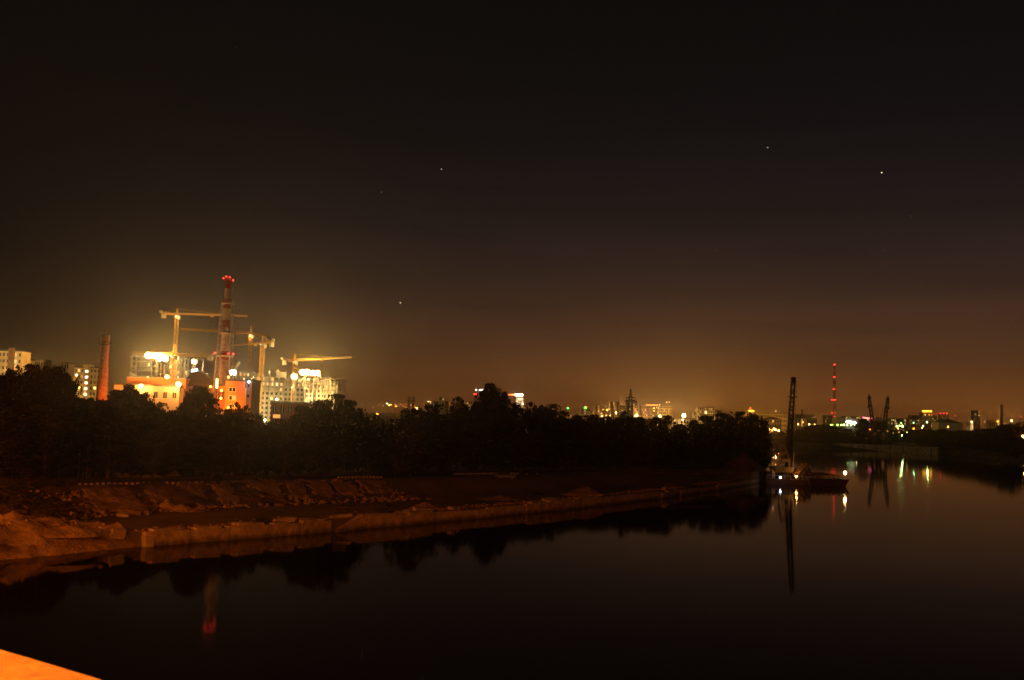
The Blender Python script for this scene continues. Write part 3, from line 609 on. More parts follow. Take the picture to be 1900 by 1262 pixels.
for i, (px, py) in enumerate(((142, 696), (141, 712), (147, 719))): lamp(px, py, 875-i*3, YEL if i else WARM, 8, 22000, 1.5, ['bright lamp at the upper left of the nine storey block', 'lamp low at the left side of the nine storey block', 'lowest lamp at the foot of the nine storey block'][i], group='lamps at the nine storey block')
lamp(176, 720, 870, YEL, 6, 26000, 1.2, 'lamp at the right foot of the nine storey block', group='lamps at the nine storey block')
block('apartment_block', 'narrow dim block wedged between nine storey block and chimney', 176, 188, 676, 960, GREYB, 3, 9, .1, 12)
# --- brick chimney
cb = P(193, 740, 430); ct = P(196.5, 622, 430); zb = gz(ct.x, 430)
ch = thing('brick_chimney', 'tall tapering red brick chimney with a ring platform near its top', 'chimney', (ct.x, 430, zb))
H = ct.z-zb; cm = MB(); nr = 26
for i in range(nr):
    z0, z1 = zb+H*i/nr, zb+H*(i+1)/nr; ra = 2.75-1.15*i/nr; rb_ = 2.75-1.15*(i+1)/nr; cm.cyl((ct.x, 430, z0), (ct.x, 430, z1-.01), ra, rb_+.02, 20)
cm.build('shaft', BRICK, ch)
MB().cyl((ct.x, 430, ct.z-.7), (ct.x, 430, ct.z+.1), 1.85, 1.85, 20).build('crown_ring', DCON, ch)
pz = ct.z-4.3; MB().cyl((ct.x, 430, pz), (ct.x, 430, pz+.25), 2.5, 2.5, 20).build('platform', DSTL, ch)
q = MB()
for i in range(14):
    a = i*2*math.pi/14; q.bar((ct.x+2.4*math.cos(a), 430+2.4*math.sin(a), pz), (ct.x+2.4*math.cos(a), 430+2.4*math.sin(a), pz+1.3), .12)
    b = a+2*math.pi/14; q.bar((ct.x+2.4*math.cos(a), 430+2.4*math.sin(a), pz+1.3), (ct.x+2.4*math.cos(b), 430+2.4*math.sin(b), pz+1.3), .12)
q.build('railing', DSTL, ch)
for i in range(6): MB().cyl((ct.x, 430, zb+H*(.2+.12*i)), (ct.x, 430, zb+H*(.2+.12*i)+.16), 2.62-1.15*(.2+.12*i), None, 20).build('band', DSTL, ch)
lamp(204, 735, 424, SOD, 4, 4500, .8, 'orange lamp hidden at the foot of the brick chimney', group='orange lamps of the boiler house')

# --- boiler house with orange band
Yb = 430
rt_, fa = block('boiler_house', 'long pale boiler house lit orange with a flat roof behind the bushy tree', 212, 333, 714, Yb, PALE, 7, 3, .04, 26, True, ww=.42, wh=.34, seed=3)
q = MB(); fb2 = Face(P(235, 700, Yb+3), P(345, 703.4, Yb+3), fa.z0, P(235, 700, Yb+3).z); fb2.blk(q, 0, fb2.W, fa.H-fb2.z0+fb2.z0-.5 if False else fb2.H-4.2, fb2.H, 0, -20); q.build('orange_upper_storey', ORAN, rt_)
q = MB(); fb2.blk(q, -.1, fb2.W+.1, fb2.H+.003, fb2.H+.25, .15, -20.2); q.build('parapet_coping', STEEL, rt_)
for px, py, s_, pw, nm in ((262, 716.5, 14, 7500, 'left wall lamp shining down the pale boiler house'), (310, 699.5, 10, 5200, 'wall lamp on the orange upper storey'), (331, 713, 18, 9500, 'brightest wall lamp at the right corner of the boiler house')):
    p = P(px, py, Yb-1.3); z = p.z; t = thing('wall_lamp', nm, 'wall lamp', (p.x, Yb-.05, z), 'wall lamps of the boiler house')
    MB().bar((p.x, Yb, z+.5), (p.x, p.y-.1, z+.5), .1).build('bracket', DSTL, t); MB().ball((p.x, p.y, z), .95 if s_ < 15 else 1.2, 10, 6, (1, .6, .9)).build('lens', glow(WARM, s_), t)
    light('light', (p.x, p.y-1.6, z-.1), pw, (1, .34, .06), t, .5); beam((p.x, p.y-1.7, z), pw*1.2, (1, .42, .09), t, .6)
# --- hipped dark roof house
hp = [(340, 716), (362, 690), (374, 690), (404, 716)]
a, b = P(338, 716, 436), P(406, 716, 436); z0 = gz(a.x, 436); t = thing('hipped_roof_hall', 'dark hall with a steep hipped roof beside the boiler house', 'building', ((a.x+b.x)/2, 440, z0))
fz = Face(a, b, z0, a.z); q = MB(); fz.blk(q, 0, fz.W, 0, fz.H, 0, -18); q.build('wall', BRN, t)
windows(Face(a+Vector((0, -.36, 0)), b+Vector((0, -.36, 0)), z0, a.z), t, 1, fz.W-1, .5, fz.H-.5, 6, 3, .55, .5, .3, BRN, 8)
q = MB(); zr = P(366, 690, 445).z; xl, xr = P(358, 690, 445).x, P(376, 690, 445).x
q.hull8([(a.x-.6, 435.3, a.z), (b.x+.6, 435.3, a.z), (b.x+.6, 454.6, a.z), (a.x-.6, 454.6, a.z)], [(xl, 444, zr), (xr, 444, zr), (xr, 446, zr), (xl, 446, zr)]); q.build('roof', RDRF, t)
# --- orange wall block with windows and dark neighbour
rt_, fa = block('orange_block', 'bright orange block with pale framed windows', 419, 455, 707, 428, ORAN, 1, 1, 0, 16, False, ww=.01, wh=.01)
for (cx, cy) in ((431, 723), (431, 738.5), (431, 754)):
    p = P(cx, cy, 427.9); xx = (Vector((p.x, p.y, 0))-fa.a).dot(fa.u); zz_ = p.z-fa.z0
    q = MB(); fa.blk(q, xx-1.6, xx+1.6, zz_-1.1, zz_+1.1, .10, .003); wd_ = q.build('window', PALE, rt_)
    for k in (-1, 1): q = MB(); fa.blk(q, xx+k*.72-.55, xx+k*.72+.55, zz_-.8, zz_+.8, .14, .103); q.build('pane', GLASS if k < 0 or cy < 730 else WL3, wd_)
block('dark_annexe', 'dark plain annexe adjoining the orange block', 455.5, 468, 706.5, 429, BRN, 1, 6, 0, 15, ww=.3, wh=.3)
q = thing('wall_lamp', 'small bluish white lamp at the top of the dark annexe', 'wall lamp', P(462, 704, 427), 'wall lamps of the boiler house'); p = P(462, 708, 427.2)
MB().ball(P(462, 708.5, 427.4), .55).build('lens', glow(COOL, 6), q); MB().bar(P(462, 706, 428.9), P(462, 706.5, 427.4), .12).build('bracket', DSTL, q); light('light', P(462, 711, 426), 350, COOL, q, .2)
MB().cyl(P(456.5, 720, 427.3), P(455, 752, 427.3), .25, None, 8).build('drain_pipe', WHTP, bpy.data.objects['dark_annexe'])
rt_, fa = block('connecting_wing', 'low orange lit wing between the hipped roof and the orange block', 404, 419, 716, 431, ORAN, 2, 3, .15, 14, True, ww=.5, wh=.4, seed=12)
for px, py, h_, pw, nm in ((402.5, 703, 9, 3200, 'tall vertical tube light beside the foot of the striped stack'),):
    a_, b__ = P(px+.3, py, 427.5), P(px-.3, py+17, 427.5); t = thing('tube_light', nm, 'tube light', b__); MB().cyl(a_, b__, .42, None, 8).build('tube', glow(WARM, 9), t); MB().bar(a_+Vector((0, .5, .4)), b__+Vector((0, .5, -12)), .2).build('post', DSTL, t)
    light('light', (a_+b__)/2+Vector((0, -1.2, 0)), pw, (1, .34, .06), t, .4)
for px, py, pw, nm in ((391, 717.5, 800, 'lamp on the eaves left of the tube light'), (411, 724.5, 1300, 'wall lamp below the tube light'), (410, 739, 1300, 'lower wall lamp on the connecting wing'), (423.5, 757, 2600, 'lamp low at the left corner of the orange block'), (437, 768, 2600, 'lamp behind the slender tree at the foot of the orange block'), (424, 700, 500, 'lamp at the roof edge of the orange block')):
    p = P(px, py, 425); t = thing('wall_lamp', nm, 'wall lamp', (p.x, 426.5, p.z), 'wall lamps of the boiler house'); MB().bar((p.x, 427.6, p.z+.35), (p.x, 425, p.z+.35), .1).build('bracket', DSTL, t)
    MB().ball(p, .5).build('lens', glow(ORW, 7), t); light('light', p+Vector((0, -.9, 0)), pw*1.4, SOD if py > 750 else (1, .26, .035), t, .4)
# --- dark red building
rt_, fa = block('dark_red_building', 'dark red flat roofed building before the half built block', 503, 560, 747, 445, mat('dark_red_render', (.16, .055, .04), .9, .2, .3), 4, 3, 0, 18, True, seed=3)
q = MB(); fa.blk(q, 1.2, 4.4, fa.H-6.8, fa.H-5.2, .1, .003); q.build('lit_window', WL3, rt_)

# --- half-built construction blocks
def site_block(label, px0, px1, top, Y, nx, nz, open_top, m=CONC, depth=16, seed=0, litp=.12, dY=0, litfrac=None):
    a = P(px0, top, Y); b = P(px1, top+(px1-px0)*math.tan(ROLL), Y+dY); z0 = gz((a.x+b.x)/2, Y)-.3; fa = Face(a, b, z0, a.z); rt_ = thing('half_built_block', label, 'building', fa.pt(fa.W/2, 0), 'half built blocks on the construction site')
    nfl = nz; fh = fa.H/nfl; zc = (nfl-open_top)*fh; r = random.Random(seed)
    core = MB(); fa.blk(core, .3, fa.W-.3, 0, zc-.3, -3.2, -depth); core.build('core', DCON, rt_)
    windows(fa, rt_, 0, fa.W, 0, zc-.2, nx, nfl-open_top, .52, .55, litp, m, seed, False)
    cm_ = MB()
    for k in range(open_top+1):
        q = MB(); fa.blk(q, -.5, fa.W+.5, zc+k*fh-.19, zc+k*fh+.13, .5, -depth); q.build('floor_slab', m, rt_)
    for k in range(open_top):
        for j in range(nx+1):
            x = fa.W*j/nx
            for d in (-.3, -5, -depth+1): fa.blk(cm_, min(max(x-.2, 0), fa.W-.4), min(max(x+.2, .4), fa.W), zc+k*fh+.135, zc+(k+1)*fh-.195, d, d-.4)
        q = MB(); fa.blk(q, fa.W*.3, fa.W*.8, zc+k*fh+.14, zc+(k+1)*fh-.2, -7, -7.3); q.build('inner_wall', m, rt_)
        for j in range(nx):
            if r.random() < (litfrac or .3):
                x = fa.W*(j+.5)/nx; q = MB(); w9 = r.uniform(.35, .75); fa.blk(q, x-w9, x+w9, zc+k*fh+.4, zc+(k+1)*fh-.9, -2.2, -2.4); q.build('lit_bay', r.choice([WL1, WL2, WL3]), rt_)
    cm_.build('column', m, rt_, kind='stuff')
    rbm = MB()
    for j in range(nx*3):
        if r.random() < .8:
            x = fa.W*(j+.5)/(nx*3); fa.blk(rbm, x-.09, x+.09, fa.H+.14, fa.H+.14+r.uniform(.8, 2.2), -1, -1.18)
    rbm.build('rebar', STEEL, rt_, kind='stuff'); return rt_, fa
site_block('left half built block under the brightest floodlights', 245, 292, 660, 620, 5, 14, 5, GREYB, 18, 2, .05, 6, .12)
site_block('half built block right of the brightest floodlights wrapped in scaffolding', 293, 351, 664, 640, 8, 13, 4, CONC, 18, 3, .04, 8, .2)
site_block('low half built block behind the striped stack', 378, 425, 690, 690, 6, 11, 2, GREYB, 16, 4, .05)
site_block('half built block with many square window openings beneath the yellow crane', 468, 527, 697, 650, 7, 11, 3, CONC, 18, 5, .04, 4, .45)
site_block('darker half built block wing left of the far floodlights', 528, 565, 700, 655, 5, 11, 2, GREYB, 18, 6, .08)
site_block('right wing of the half built block below the far floodlights', 566, 612, 703, 640, 6, 11, 3, CONC, 18, 8, .04, -8, .2)
rt_, fa = site_block('unfinished right end with bare upright columns', 600, 626, 722, 630, 4, 9, 1, CONC, 14, 9, .05)
for j in range(9):
    q = MB(); x = fa.W*(j+.5)/9; fa.blk(q, x-.2, x+.2, fa.H+.14, fa.H+4.4+random.uniform(-.6, .8), -1-(j % 2)*5, -1.4-(j % 2)*5); q.build('column', CONC, rt_)
site_block('bright upper storey of the block below the red lit crane foot', 427, 470, 689, 655, 6, 12, 2, CONC, 16, 10, .3, 0, .4)
# scaffold on the second block
sc0 = Face(P(293, 664, 637), P(351, 666, 645), gz(P(293, 664, 637).x, 637), P(293, 664, 637).z); t = thing('scaffolding', 'yellow lit scaffolding before the half built block right of the floodlights', 'scaffolding', sc0.pt(sc0.W/2, 0)); q = MB(); nn_ = 10
for j in range(nn_+1): q.bar(sc0.pt(sc0.W*j/nn_, 12, 1.5), sc0.pt(sc0.W*j/nn_, sc0.H*(.72+.2*math.sin(j*1.7)), 1.5), .22, 3)
for k in range(5, 13): q.bar(sc0.pt(0, k*3, 1.5), sc0.pt(sc0.W, k*3, 1.5), .18, 3)
q.build('tube', CRNY, t, kind='stuff')
# --- tower cranes
def tower_crane(label, pm, py_slew, Y, jib, cj, headpx=10, m=CRNY, wj=1.1, wm_=2.0, base_py=None, tie=False, ch=1.0):
    p = P(pm, py_slew, Y); z = p.z; base = gz(p.x, p.y) if base_py is None else P(pm, base_py, Y).z
    t = thing('tower_crane', label, 'tower crane', (p.x, p.y, base), 'tower cranes of the construction site')
    def end(q):
        g = G(q[0], q[1], z); 
        if not (.75*Y < g.y < 1.3*Y): g = P(q[0], q[1], Y); g.z = z
        return g
    je, ce = end(jib), end(cj)
    n = int((z-base)/2); MB().truss((p.x, p.y, base), (p.x, p.y, z-1.5), wm_, n, .24*ch, .12*ch).build('mast', m, t)
    MB().cyl((p.x, p.y, z-1.5), (p.x, p.y, z-.4), wm_*.8, None, 12).build('slewing_ring', CABW, t)
    jd = (je-p).normalized(); hd = headpx*Y/F
    MB().truss(p+Vector((0, 0, -.3)), p+Vector((0, 0, hd)), wm_*.75, 4, .24, .14, w2=.5).build('tower_head', m, t)
    MB().truss(p+jd*1.0, je, wj, int((je-p).length/1.6),  .20*ch, .12*ch, tri=True, w2=wj*.75).build('jib', m, t)
    MB().truss(p-jd*1.0, ce, wj*.8, int((ce-p).length/2)+1, .22*ch, .13*ch).build('counter_jib', m, t)
    cd_ = (ce-p).normalized(); w_ = ce-cd_*2.0; MB().box((w_.x, w_.y, w_.z-3.0), (3.0, 1.8, 2.8), math.atan2(cd_.y, cd_.x)).build('counterweight', CABW, t)
    MB().box((ce.x, ce.y, ce.z+.4), (1.6, 1.4, 1.5)).build('winch', CABW, t)
    MB().box((p.x+wm_*.9, p.y-wm_*.6, z-3.2), (1.7, 1.9, 2.3)).build('cab', CABW, t)
    q = MB(); hp_ = p+Vector((0, 0, hd-.2)); q.bar(hp_, p.lerp(je, .62)+Vector((0, 0, 1.2)), .08, 3).bar(hp_, p.lerp(ce, .85)+Vector((0, 0, .5)), .08, 3).build('tie_bar', m, t)
    for k_ in range(1, 6): tq_ = p.lerp(ce, k_/6); MB().bar(tq_+Vector((0, 0, .6)), tq_+Vector((0, 0, 1.7)), .1, 3).build('handrail_post', m, t)
    tr = p.lerp(je, .22 if len(label) % 2 else .5); MB().box((tr.x, tr.y, tr.z-1.1), (1.8, 1.2, .7)).build('trolley', m, t)
    q = MB(); q.bar(tr+Vector((0, 0, -1)), tr+Vector((0, 0, -4)), .1, 3).box((tr.x, tr.y, tr.z-4.8), (.7, .5, .9)); q.build('hook', DSTL, t)
    return t, p
c1, p1 = tower_crane('highest tower crane left of the striped stack with a very long jib', 328.5, 583.5, 640, (459, 587), (298, 581.5), 11)
c2, p2 = tower_crane('dim distant tower crane whose jib passes behind the striped stack', 465.5, 619.5, 720, (334, 612), (500, 623.5), 15, wj=1.8, ch=1.7)
c3, p3 = tower_crane('tower crane with yellow mast over the many window block', 487.5, 637, 640, (430, 642), (507, 634.5), 14, wm_=2.4)
c4, p4 = tower_crane('rightmost tower crane with its jib pointing to the right', 547, 669, 640, (652, 664), (523, 668.5), 12)
c5, p5 = tower_crane('low bright yellow tower crane beside the brightest floodlights', 323, 658, 600, (245, 656.5), (396, 660), 20, wj=1.9, wm_=2.6)
for c_, p_ in ((c1, p1), (c2, p2)):
    MB().ball(p_+Vector((0, -1.8, -1.5)), .55).build('work_light', glow(WARM, 7), c_); light('light', p_+Vector((0, -3, -2.6)), 2500, WARM, c_, .3)
# --- small booms on the roofs
def boom(label, pts, Y, w_, m=CABW, name='crane_boom'):
    t = thing(name, label, 'crane boom', P(*pts[-1], Y)); 
    for a, b in zip(pts[:-1], pts[1:]): MB().bar(P(*a, Y), P(*b, Y), w_, 4, w_*.8).build('boom_section', m, t)
    MB().box(P(pts[-1][0], pts[-1][1]+2, Y), (w_*2.6, w_*2, w_*1.5)).build('mount', DCON, t)
boom('pale telescopic boom slanting up right beside the middle floodlight', [(444.5, 672), (438, 682), (433, 692)], 640, 1.5)
boom('short stubby white chute tilted left on the roof of the many window block', [(514, 688), (519, 694), (523, 699)], 640, 2.4)
boom('folded concrete pump arm over the hipped roof', [(364, 664), (358, 676), (355, 686)], 600, .7, name='pump_arm')
boom('curved outer concrete pump arm right of the folded arm', [(372, 664), (377, 670), (376, 682), (373, 692)], 600, .6, name='pump_arm')
boom('pale beam hanging at an angle from the rightmost crane', [(546, 683), (556, 686), (566, 689)], 640, .9, CRNY, 'hoisted_beam')
# --- floodlights
def flood(label, px, py, Y, n, power, s=30, col=FLOOD, r=1.6, sprd=1.6, mast=True):
    p = P(px, py, Y); z = gz(p.x, p.y); t = thing('floodlight_mast', label, 'floodlight', (p.x, p.y, z), 'floodlights of the construction site')
    if mast: MB().truss((p.x, p.y+1, z), (p.x, p.y+1, p.z+1), 1.2, int((p.z-z)/2), .2, .12).build('mast', DSTL, t)
    nx_ = max(1, n); W_ = (nx_-1)*sprd*2
    MB().box((p.x, p.y+.9, p.z-r), (W_+r*2.4, .5, r*2.0)).build('lamp_frame', DSTL, t)
    for i in range(nx_): MB().ball((p.x+(i-(nx_-1)/2)*sprd*2.3, p.y, p.z-(i*.7 if n > 2 else 0)+.9*math.sin(i*2.3)), r*(.78+.24*math.cos(i*1.9)), 10, 6, (1, .55, .9)).build('lamp', glow(col, s), t)
    light('light', (p.x, p.y-2.6, p.z), power, col, t, 1.0); beam((p.x, p.y-3, p.z), power*1.0, col, t, 1.2); return t
flood('brightest bank of floodlights above the left half built block', 291, 660, 600, 4, 110000, 40, r=2.0, sprd=1.5)
flood('floodlight beside the folded concrete pump arm', 360, 671, 610, 1, 40000, 28, r=1.5)
flood('white floodlight on top of the hipped roof', 361, 688.5, 450, 2, 5000, 24, COOL, r=.75, sprd=.6, mast=False)
flood('white floodlight beside the pale telescopic boom', 432, 691, 625, 1, 26000, 28, (1, .93, .62), r=1.9)
flood('left floodlight of the three over the right wing', 546, 699, 628, 1, 50000, 28, r=1.8)
flood('middle floodlight pair of the three over the right wing', 566, 691, 622, 2, 80000, 38, r=1.9, sprd=1.3)
flood('right floodlight pair of the three over the right wing', 585, 692.5, 620, 2, 70000, 36, r=1.7, sprd=1.3)
lamp(513.5, 741, 628, (1, .8, .45), 18, 9000, 1.7, 'round bright lamp in the middle of the many window facade', group='lamps on the construction site', name='site_lamp', cat='lamp')
lamp(481, 748, 632, WARM, 5, 1800, 1.4, 'dim lamp on the left part of the many window facade', group='lamps on the construction site', name='site_lamp', cat='lamp')
lamp(542, 719, 636, WARM, 6, 1800, 1.2, 'small lamp on the darker wing', group='lamps on the construction site', name='site_lamp', cat='lamp')
lamp(572, 704, 618, FLOOD, 7, 2500, 1.4, 'small lamp under the middle floodlight pair', group='lamps on the construction site', name='site_lamp', cat='lamp')
lamp(274, 700, 612, WARM, 8, 1800, 1.1, 'small lamp low on the left half built block', group='lamps on the construction site', name='site_lamp', cat='lamp')
lamp(492, 779, 560, (.9, .95, .45), 3, 26000, 1.0, 'lamp behind the trees lighting the many window facade', group='lamps on the construction site', name='site_lamp', cat='lamp')
lamp(545, 782, 570, (.95, .9, .5), 3, 15000, 1.0, 'lamp behind the trees lighting the darker wing', group='lamps on the construction site', name='site_lamp', cat='lamp')
lamp(300, 770, 560, (1, .7, .3), 3, 26000, 1.0, 'lamp behind the boiler house lighting the scaffolding', group='lamps on the construction site', name='site_lamp', cat='lamp')
lamp(500, 690, 600, WARM, 3, 9000, .6, 'dim lamp on the roof by the yellow mast', group='lamps on the construction site', name='site_lamp', cat='lamp')
# --- striped stack in lattice tower
Ys = 436; tp = P(425, 516, Ys); zb = gz(tp.x, Ys); st = thing('striped_stack', 'tall red and white banded chimney stack inside a lattice tower', 'chimney', (tp.x, Ys, zb))
def zat(py): return P(425-(py-516)*.065, py, Ys).z
bands = [(516, 536, REDP), (536, 555, WHTP), (555, 573, REDP), (573, 594, WHTP), (594, 614, REDP), (614, 652, WHTP), (652, 668, REDP), (668, 740, mat('stack_grey', (.36, .25, .2), .9, .2, .5))]
for a, b, m in bands:
    f_ = (a-516)/190; r_ = 1.5+.35*min(1, f_); MB().cyl((tp.x, Ys, max(zb, zat(b))), (tp.x, Ys, zat(a)), r_+.03, r_, 22).build('band', m, st, smooth=False)
MB().cyl((tp.x, Ys, zb), (tp.x, Ys, zat(740)+.1), 1.95, 1.9, 20).build('base_shaft', DCON, st)
MB().cyl((tp.x, Ys, tp.z), (tp.x, Ys, tp.z+.5), 1.75, 1.6, 22).build('rim', REDP, st)
def ring(py, ro, nm='platform', m=STEEL, hgt=1.2):
    z = zat(py); MB().cyl((tp.x, Ys, z-.5), (tp.x, Ys, z), ro*.82, ro, 16).build(nm, m, st); q = MB()
    for i in range(12):
        a = i*math.pi/6; b = a+math.pi/6; A_ = Vector((tp.x+ro*math.cos(a), Ys+ro*math.sin(a), z)); B_ = Vector((tp.x+ro*math.cos(b), Ys+ro*math.sin(b), z+hgt)); q.bar(A_, A_+Vector((0, 0, hgt)), .12, 3); q.bar(A_+Vector((0, 0, hgt)), B_, .12, 3)
    q.build('railing', m, st)
ring(519, 2.3, m=REDP, hgt=.9); ring(563, 3.0); ring(618, 3.3); ring(660, 4.0)
zt = zat(563); q = MB(); w0, w1 = 7.8, 4.3
def cor(k, z):
    f_ = (z-zb)/(zt-zb); hw = (w0+(w1-w0)*f_)/2; sx_, sy_ = ((-1, -1), (1, -1), (1, 1), (-1, 1))[k % 4]; return Vector((tp.x+sx_*hw, Ys+sy_*hw, z))
nl = 13
for k in range(4): MB().bar(cor(k, zb), cor(k, zt), .34, 4).build('leg', STEEL, st)
for j in range(nl):
    za, zc_ = zb+(zt-zb)*j/nl, zb+(zt-zb)*(j+1)/nl; q = MB()
    for k in range(4): q.bar(cor(k, za), cor(k+1, zc_), .15, 3).bar(cor(k+1, za), cor(k, zc_), .15, 3).bar(cor(k, zc_), cor(k+1, zc_), .17, 3)
    q.build('bracing', STEEL, st)
def redlamp(x, y, z, root, r=.45, s=7, name='warning_light', pw=0):
    MB().ball((x, y, z), r, 8, 5).build(name, glow(RED, s), root)
    if pw: light('light', (x, y-1, z+.2), pw, RED, root, .3)
for dx, dy, dz in ((-2.2, -.8, .2), (-.6, -2.3, .8), (1.0, -2.2, .5), (2.2, -.9, -.6), (0, 2.3, .3)): redlamp(tp.x+dx, Ys+dy, zat(518)+dz, st, .34, 4.5, pw=8)
for px in (399.5, 424.5, 433.5): p = P(px, 655+(px-399)*.06, Ys-1.5); redlamp(p.x, p.y-.5, p.z, st, .42, 5)
for px, py, pw in ((350, 752, 1800), (470, 700, 1500)):   # yard lamps washing the lower stack
    lamp(px, py, 405 if px < 400 else 438, (1, .5, .16), 2.5, pw, .8, 'yard lamp behind the round tree lighting the stack' if px < 400 else 'yard lamp right of the stack', group='orange lamps of the boiler house', name='yard_lamp', cat='lamp')

# ------------------------------------------------------------------ middle and far skyline
def sky_b(label, px0, px1, top, Y=2300, m=CREAM, nx=6, nz=8, lit=.1, name='distant_block', **k): return block(name, label, px0, px1, top, Y, m, nx, nz, lit, 20, group='distant city blocks', **k)
sky_b('long low distant block left of the narrow pointed tree', 793, 832, 744, 2400, BRN, 10, 5, .12)
rt_, fa = sky_b('distant tower with pale domed top behind the middle trees', 815, 825, 738, 2350, GREYB, 2, 7, .1); MB().ball(fa.pt(fa.W/2, fa.H+1, -8), 5.5, 12, 8, (1, 1, 1)).build('dome', PALE, rt_)
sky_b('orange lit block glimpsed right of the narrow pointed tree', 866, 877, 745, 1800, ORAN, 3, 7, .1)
rt_, fa = sky_b('slender tower with red lights left of the tallest tree', 879.5, 884.5, 733, 1900, BRN, 1, 9, .05)
for x in (0.5, fa.W-.5): MB().ball(fa.pt(x, fa.H+1.5, .5), 1.6).build('warning_light', glow(RED, 5), rt_)
q = thing('crane_sign', 'short white light bar above the slender red lit tower', 'light bar', P(893, 723, 1900)); MB().bar(P(889, 724.2, 1900), P(900, 722.5, 1900), 2.0).build('light_tube', glow((1, .95, .75), 5), q); MB().cyl(P(895, 726, 1901), P(894, 760, 1901), .8, None, 6).build('post', DSTL, q)
lamp(883.5, 723.5, 1900, (1, .95, .75), 6, 0, 1.3, 'white light on a pole left of the white light bar')
rt_, fa = sky_b('tower block crowned by a dazzling white and red sign', 958, 971, 738, 1750, CREAM, 4, 11, .4)
q = thing('roof_sign', 'dazzling white roof sign with a red left end', 'sign', P(964, 736, 1747)); MB().hull8([P(956, 734.5, 1747), P(970, 734.9, 1747), P(970, 731.3, 1747), P(956, 731, 1747)], [P(956, 734.5, 1749), P(970, 734.9, 1749), P(970, 731.3, 1749), P(956, 731, 1749)]).build('white_panel', glow((1, .96, .85), 16), q)
for i in range(5): x = 943+i*2.6; MB().hull8([P(x, 733.4, 1747), P(x+2, 733.5, 1747), P(x+2, 731.4, 1747), P(x, 731.3, 1747)], [P(x, 733.4, 1749), P(x+2, 733.5, 1749), P(x+2, 731.4, 1749), P(x, 731.3, 1749)]).build('letter_panel', glow((1, .08+.07*i, .02), 5), q)
MB().bar(P(943, 735.6, 1748), P(971, 736, 1748), 1.0).build('sign_frame', DSTL, q); light('light', P(962, 733, 1740), 16000, (1, .85, .65), q, 3)
lamp(950, 752, 1650, WARM, 4, 30000, 1.2, 'warm lamp left of the tower with the dazzling sign'); lamp(970, 749, 1700, WARM, 6, 20000, 1.0, 'warm lamp on the right of the tower with the dazzling sign')
def roofball(label, px, py, Y, col, s=6, r=1.6, w_=1): q = thing('roof_sign', label, 'sign', P(px, py+2, Y)); MB().ball(P(px, py, Y), r*Y/F, 8, 5, (w_, .5, 1)).build('sign_panel', glow(col, s), q); MB().bar(P(px, py, Y+2), P(px, py+5, Y+2), 1.2).build('sign_post', DSTL, q)
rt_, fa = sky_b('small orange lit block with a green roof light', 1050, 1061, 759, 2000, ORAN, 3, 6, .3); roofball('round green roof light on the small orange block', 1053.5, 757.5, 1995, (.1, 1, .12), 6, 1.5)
rt_, fa = sky_b('grey block carrying a green and red roof sign', 1079, 1095, 759, 2000, GREYB, 6, 6, .15); roofball('wide green roof sign with red neighbour', 1086, 756.5, 1995, (.12, 1, .08), 6, 1.4, 1.8); roofball('small red roof light right of the green sign', 1089.5, 754.8, 1995, (1, .1, .03), 4, .9)
sky_b('small reddish block right of the green roof sign', 1094, 1100, 762, 2050, BRN, 2, 5, .3)
sky_b('dark reddish block left of the tall orange tower', 1107, 1121, 752, 2100, BRN, 5, 9, .18)
sky_b('dark block with lit windows beside the reddish block', 1121, 1133, 757, 2120, BRN, 5, 8, .25)
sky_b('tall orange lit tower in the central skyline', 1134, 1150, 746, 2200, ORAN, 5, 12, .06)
sky_b('orange lit lower block behind the thin pole', 1128, 1135, 756, 2220, CREAM, 2, 9, .08)
sky_b('dull block between orange tower and pylon', 1143, 1160, 752, 2250, BRN, 5, 10, .08)
sky_b('tall dull block behind the power pylon', 1163, 1182, 744, 2300, GREYB, 5, 11, .05)
sky_b('bright cream block immediately right of the pylon', 1177, 1184, 753, 2100, CREAM, 2, 8, .1)
rt_, fa = sky_b('broad brown block with a row of lights along its roof', 1190, 1223, 753, 2100, BRN, 11, 8, .10)
for i in range(9): MB().ball(fa.pt(fa.W*(.3+.075*i), fa.H+2.2, 0), 1.1).build('roof_light', glow(ORW, 4), rt_)
sky_b('broad bright cream block right of the roof light row', 1223, 1248, 753, 1900, CREAM, 9, 8, .06)
sky_b('narrow dim block left of the square cream block', 1287, 1295, 764, 2000, GREYB, 3, 5, .3)
sky_b('square cream block right of the dazzling street lamp', 1295, 1325, 756, 1950, CREAM, 9, 8, .08)
sky_b('low bright hall below the dazzling street lamp', 1262, 1290, 777, 1700, CREAM, 5, 2, .3)
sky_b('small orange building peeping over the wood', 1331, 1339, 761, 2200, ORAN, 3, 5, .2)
sky_b('very long low pale building beyond the last trees', 1401, 1460, 767, 1900, CREAM, 20, 4, .05)
rt_, fa = sky_b('brown gabled building above the group of orange lamps', 1419, 1450, 777, 1300, BRN, 7, 4, .02, roof=False)
MB().hull8([fa.pt(-1, fa.H, 1), fa.pt(fa.W+1, fa.H, 1), fa.pt(fa.W+1, fa.H, -21), fa.pt(-1, fa.H, -21)], [fa.pt(fa.W*.45, fa.H+3, -9), fa.pt(fa.W*.55, fa.H+3, -9), fa.pt(fa.W*.55, fa.H+3, -11), fa.pt(fa.W*.45, fa.H+3, -11)]).build('roof', RDRF, rt_)
sky_b('dark flat hall right of the leaning crane boom', 1497, 1516, 776, 1500, BRN, 5, 3, .05); sky_b('dark pale striped hall behind the leaning crane boom', 1470, 1496, 776, 1550, GREYB, 5, 2, .1, ww=.35, wh=.85); sky_b('long low distant row above the striped hall', 1478, 1512, 769, 2600, BRN, 12, 3, .15)
sky_b('distant block left of the television mast', 1531, 1545, 771, 2700, BRN, 5, 4, .15)
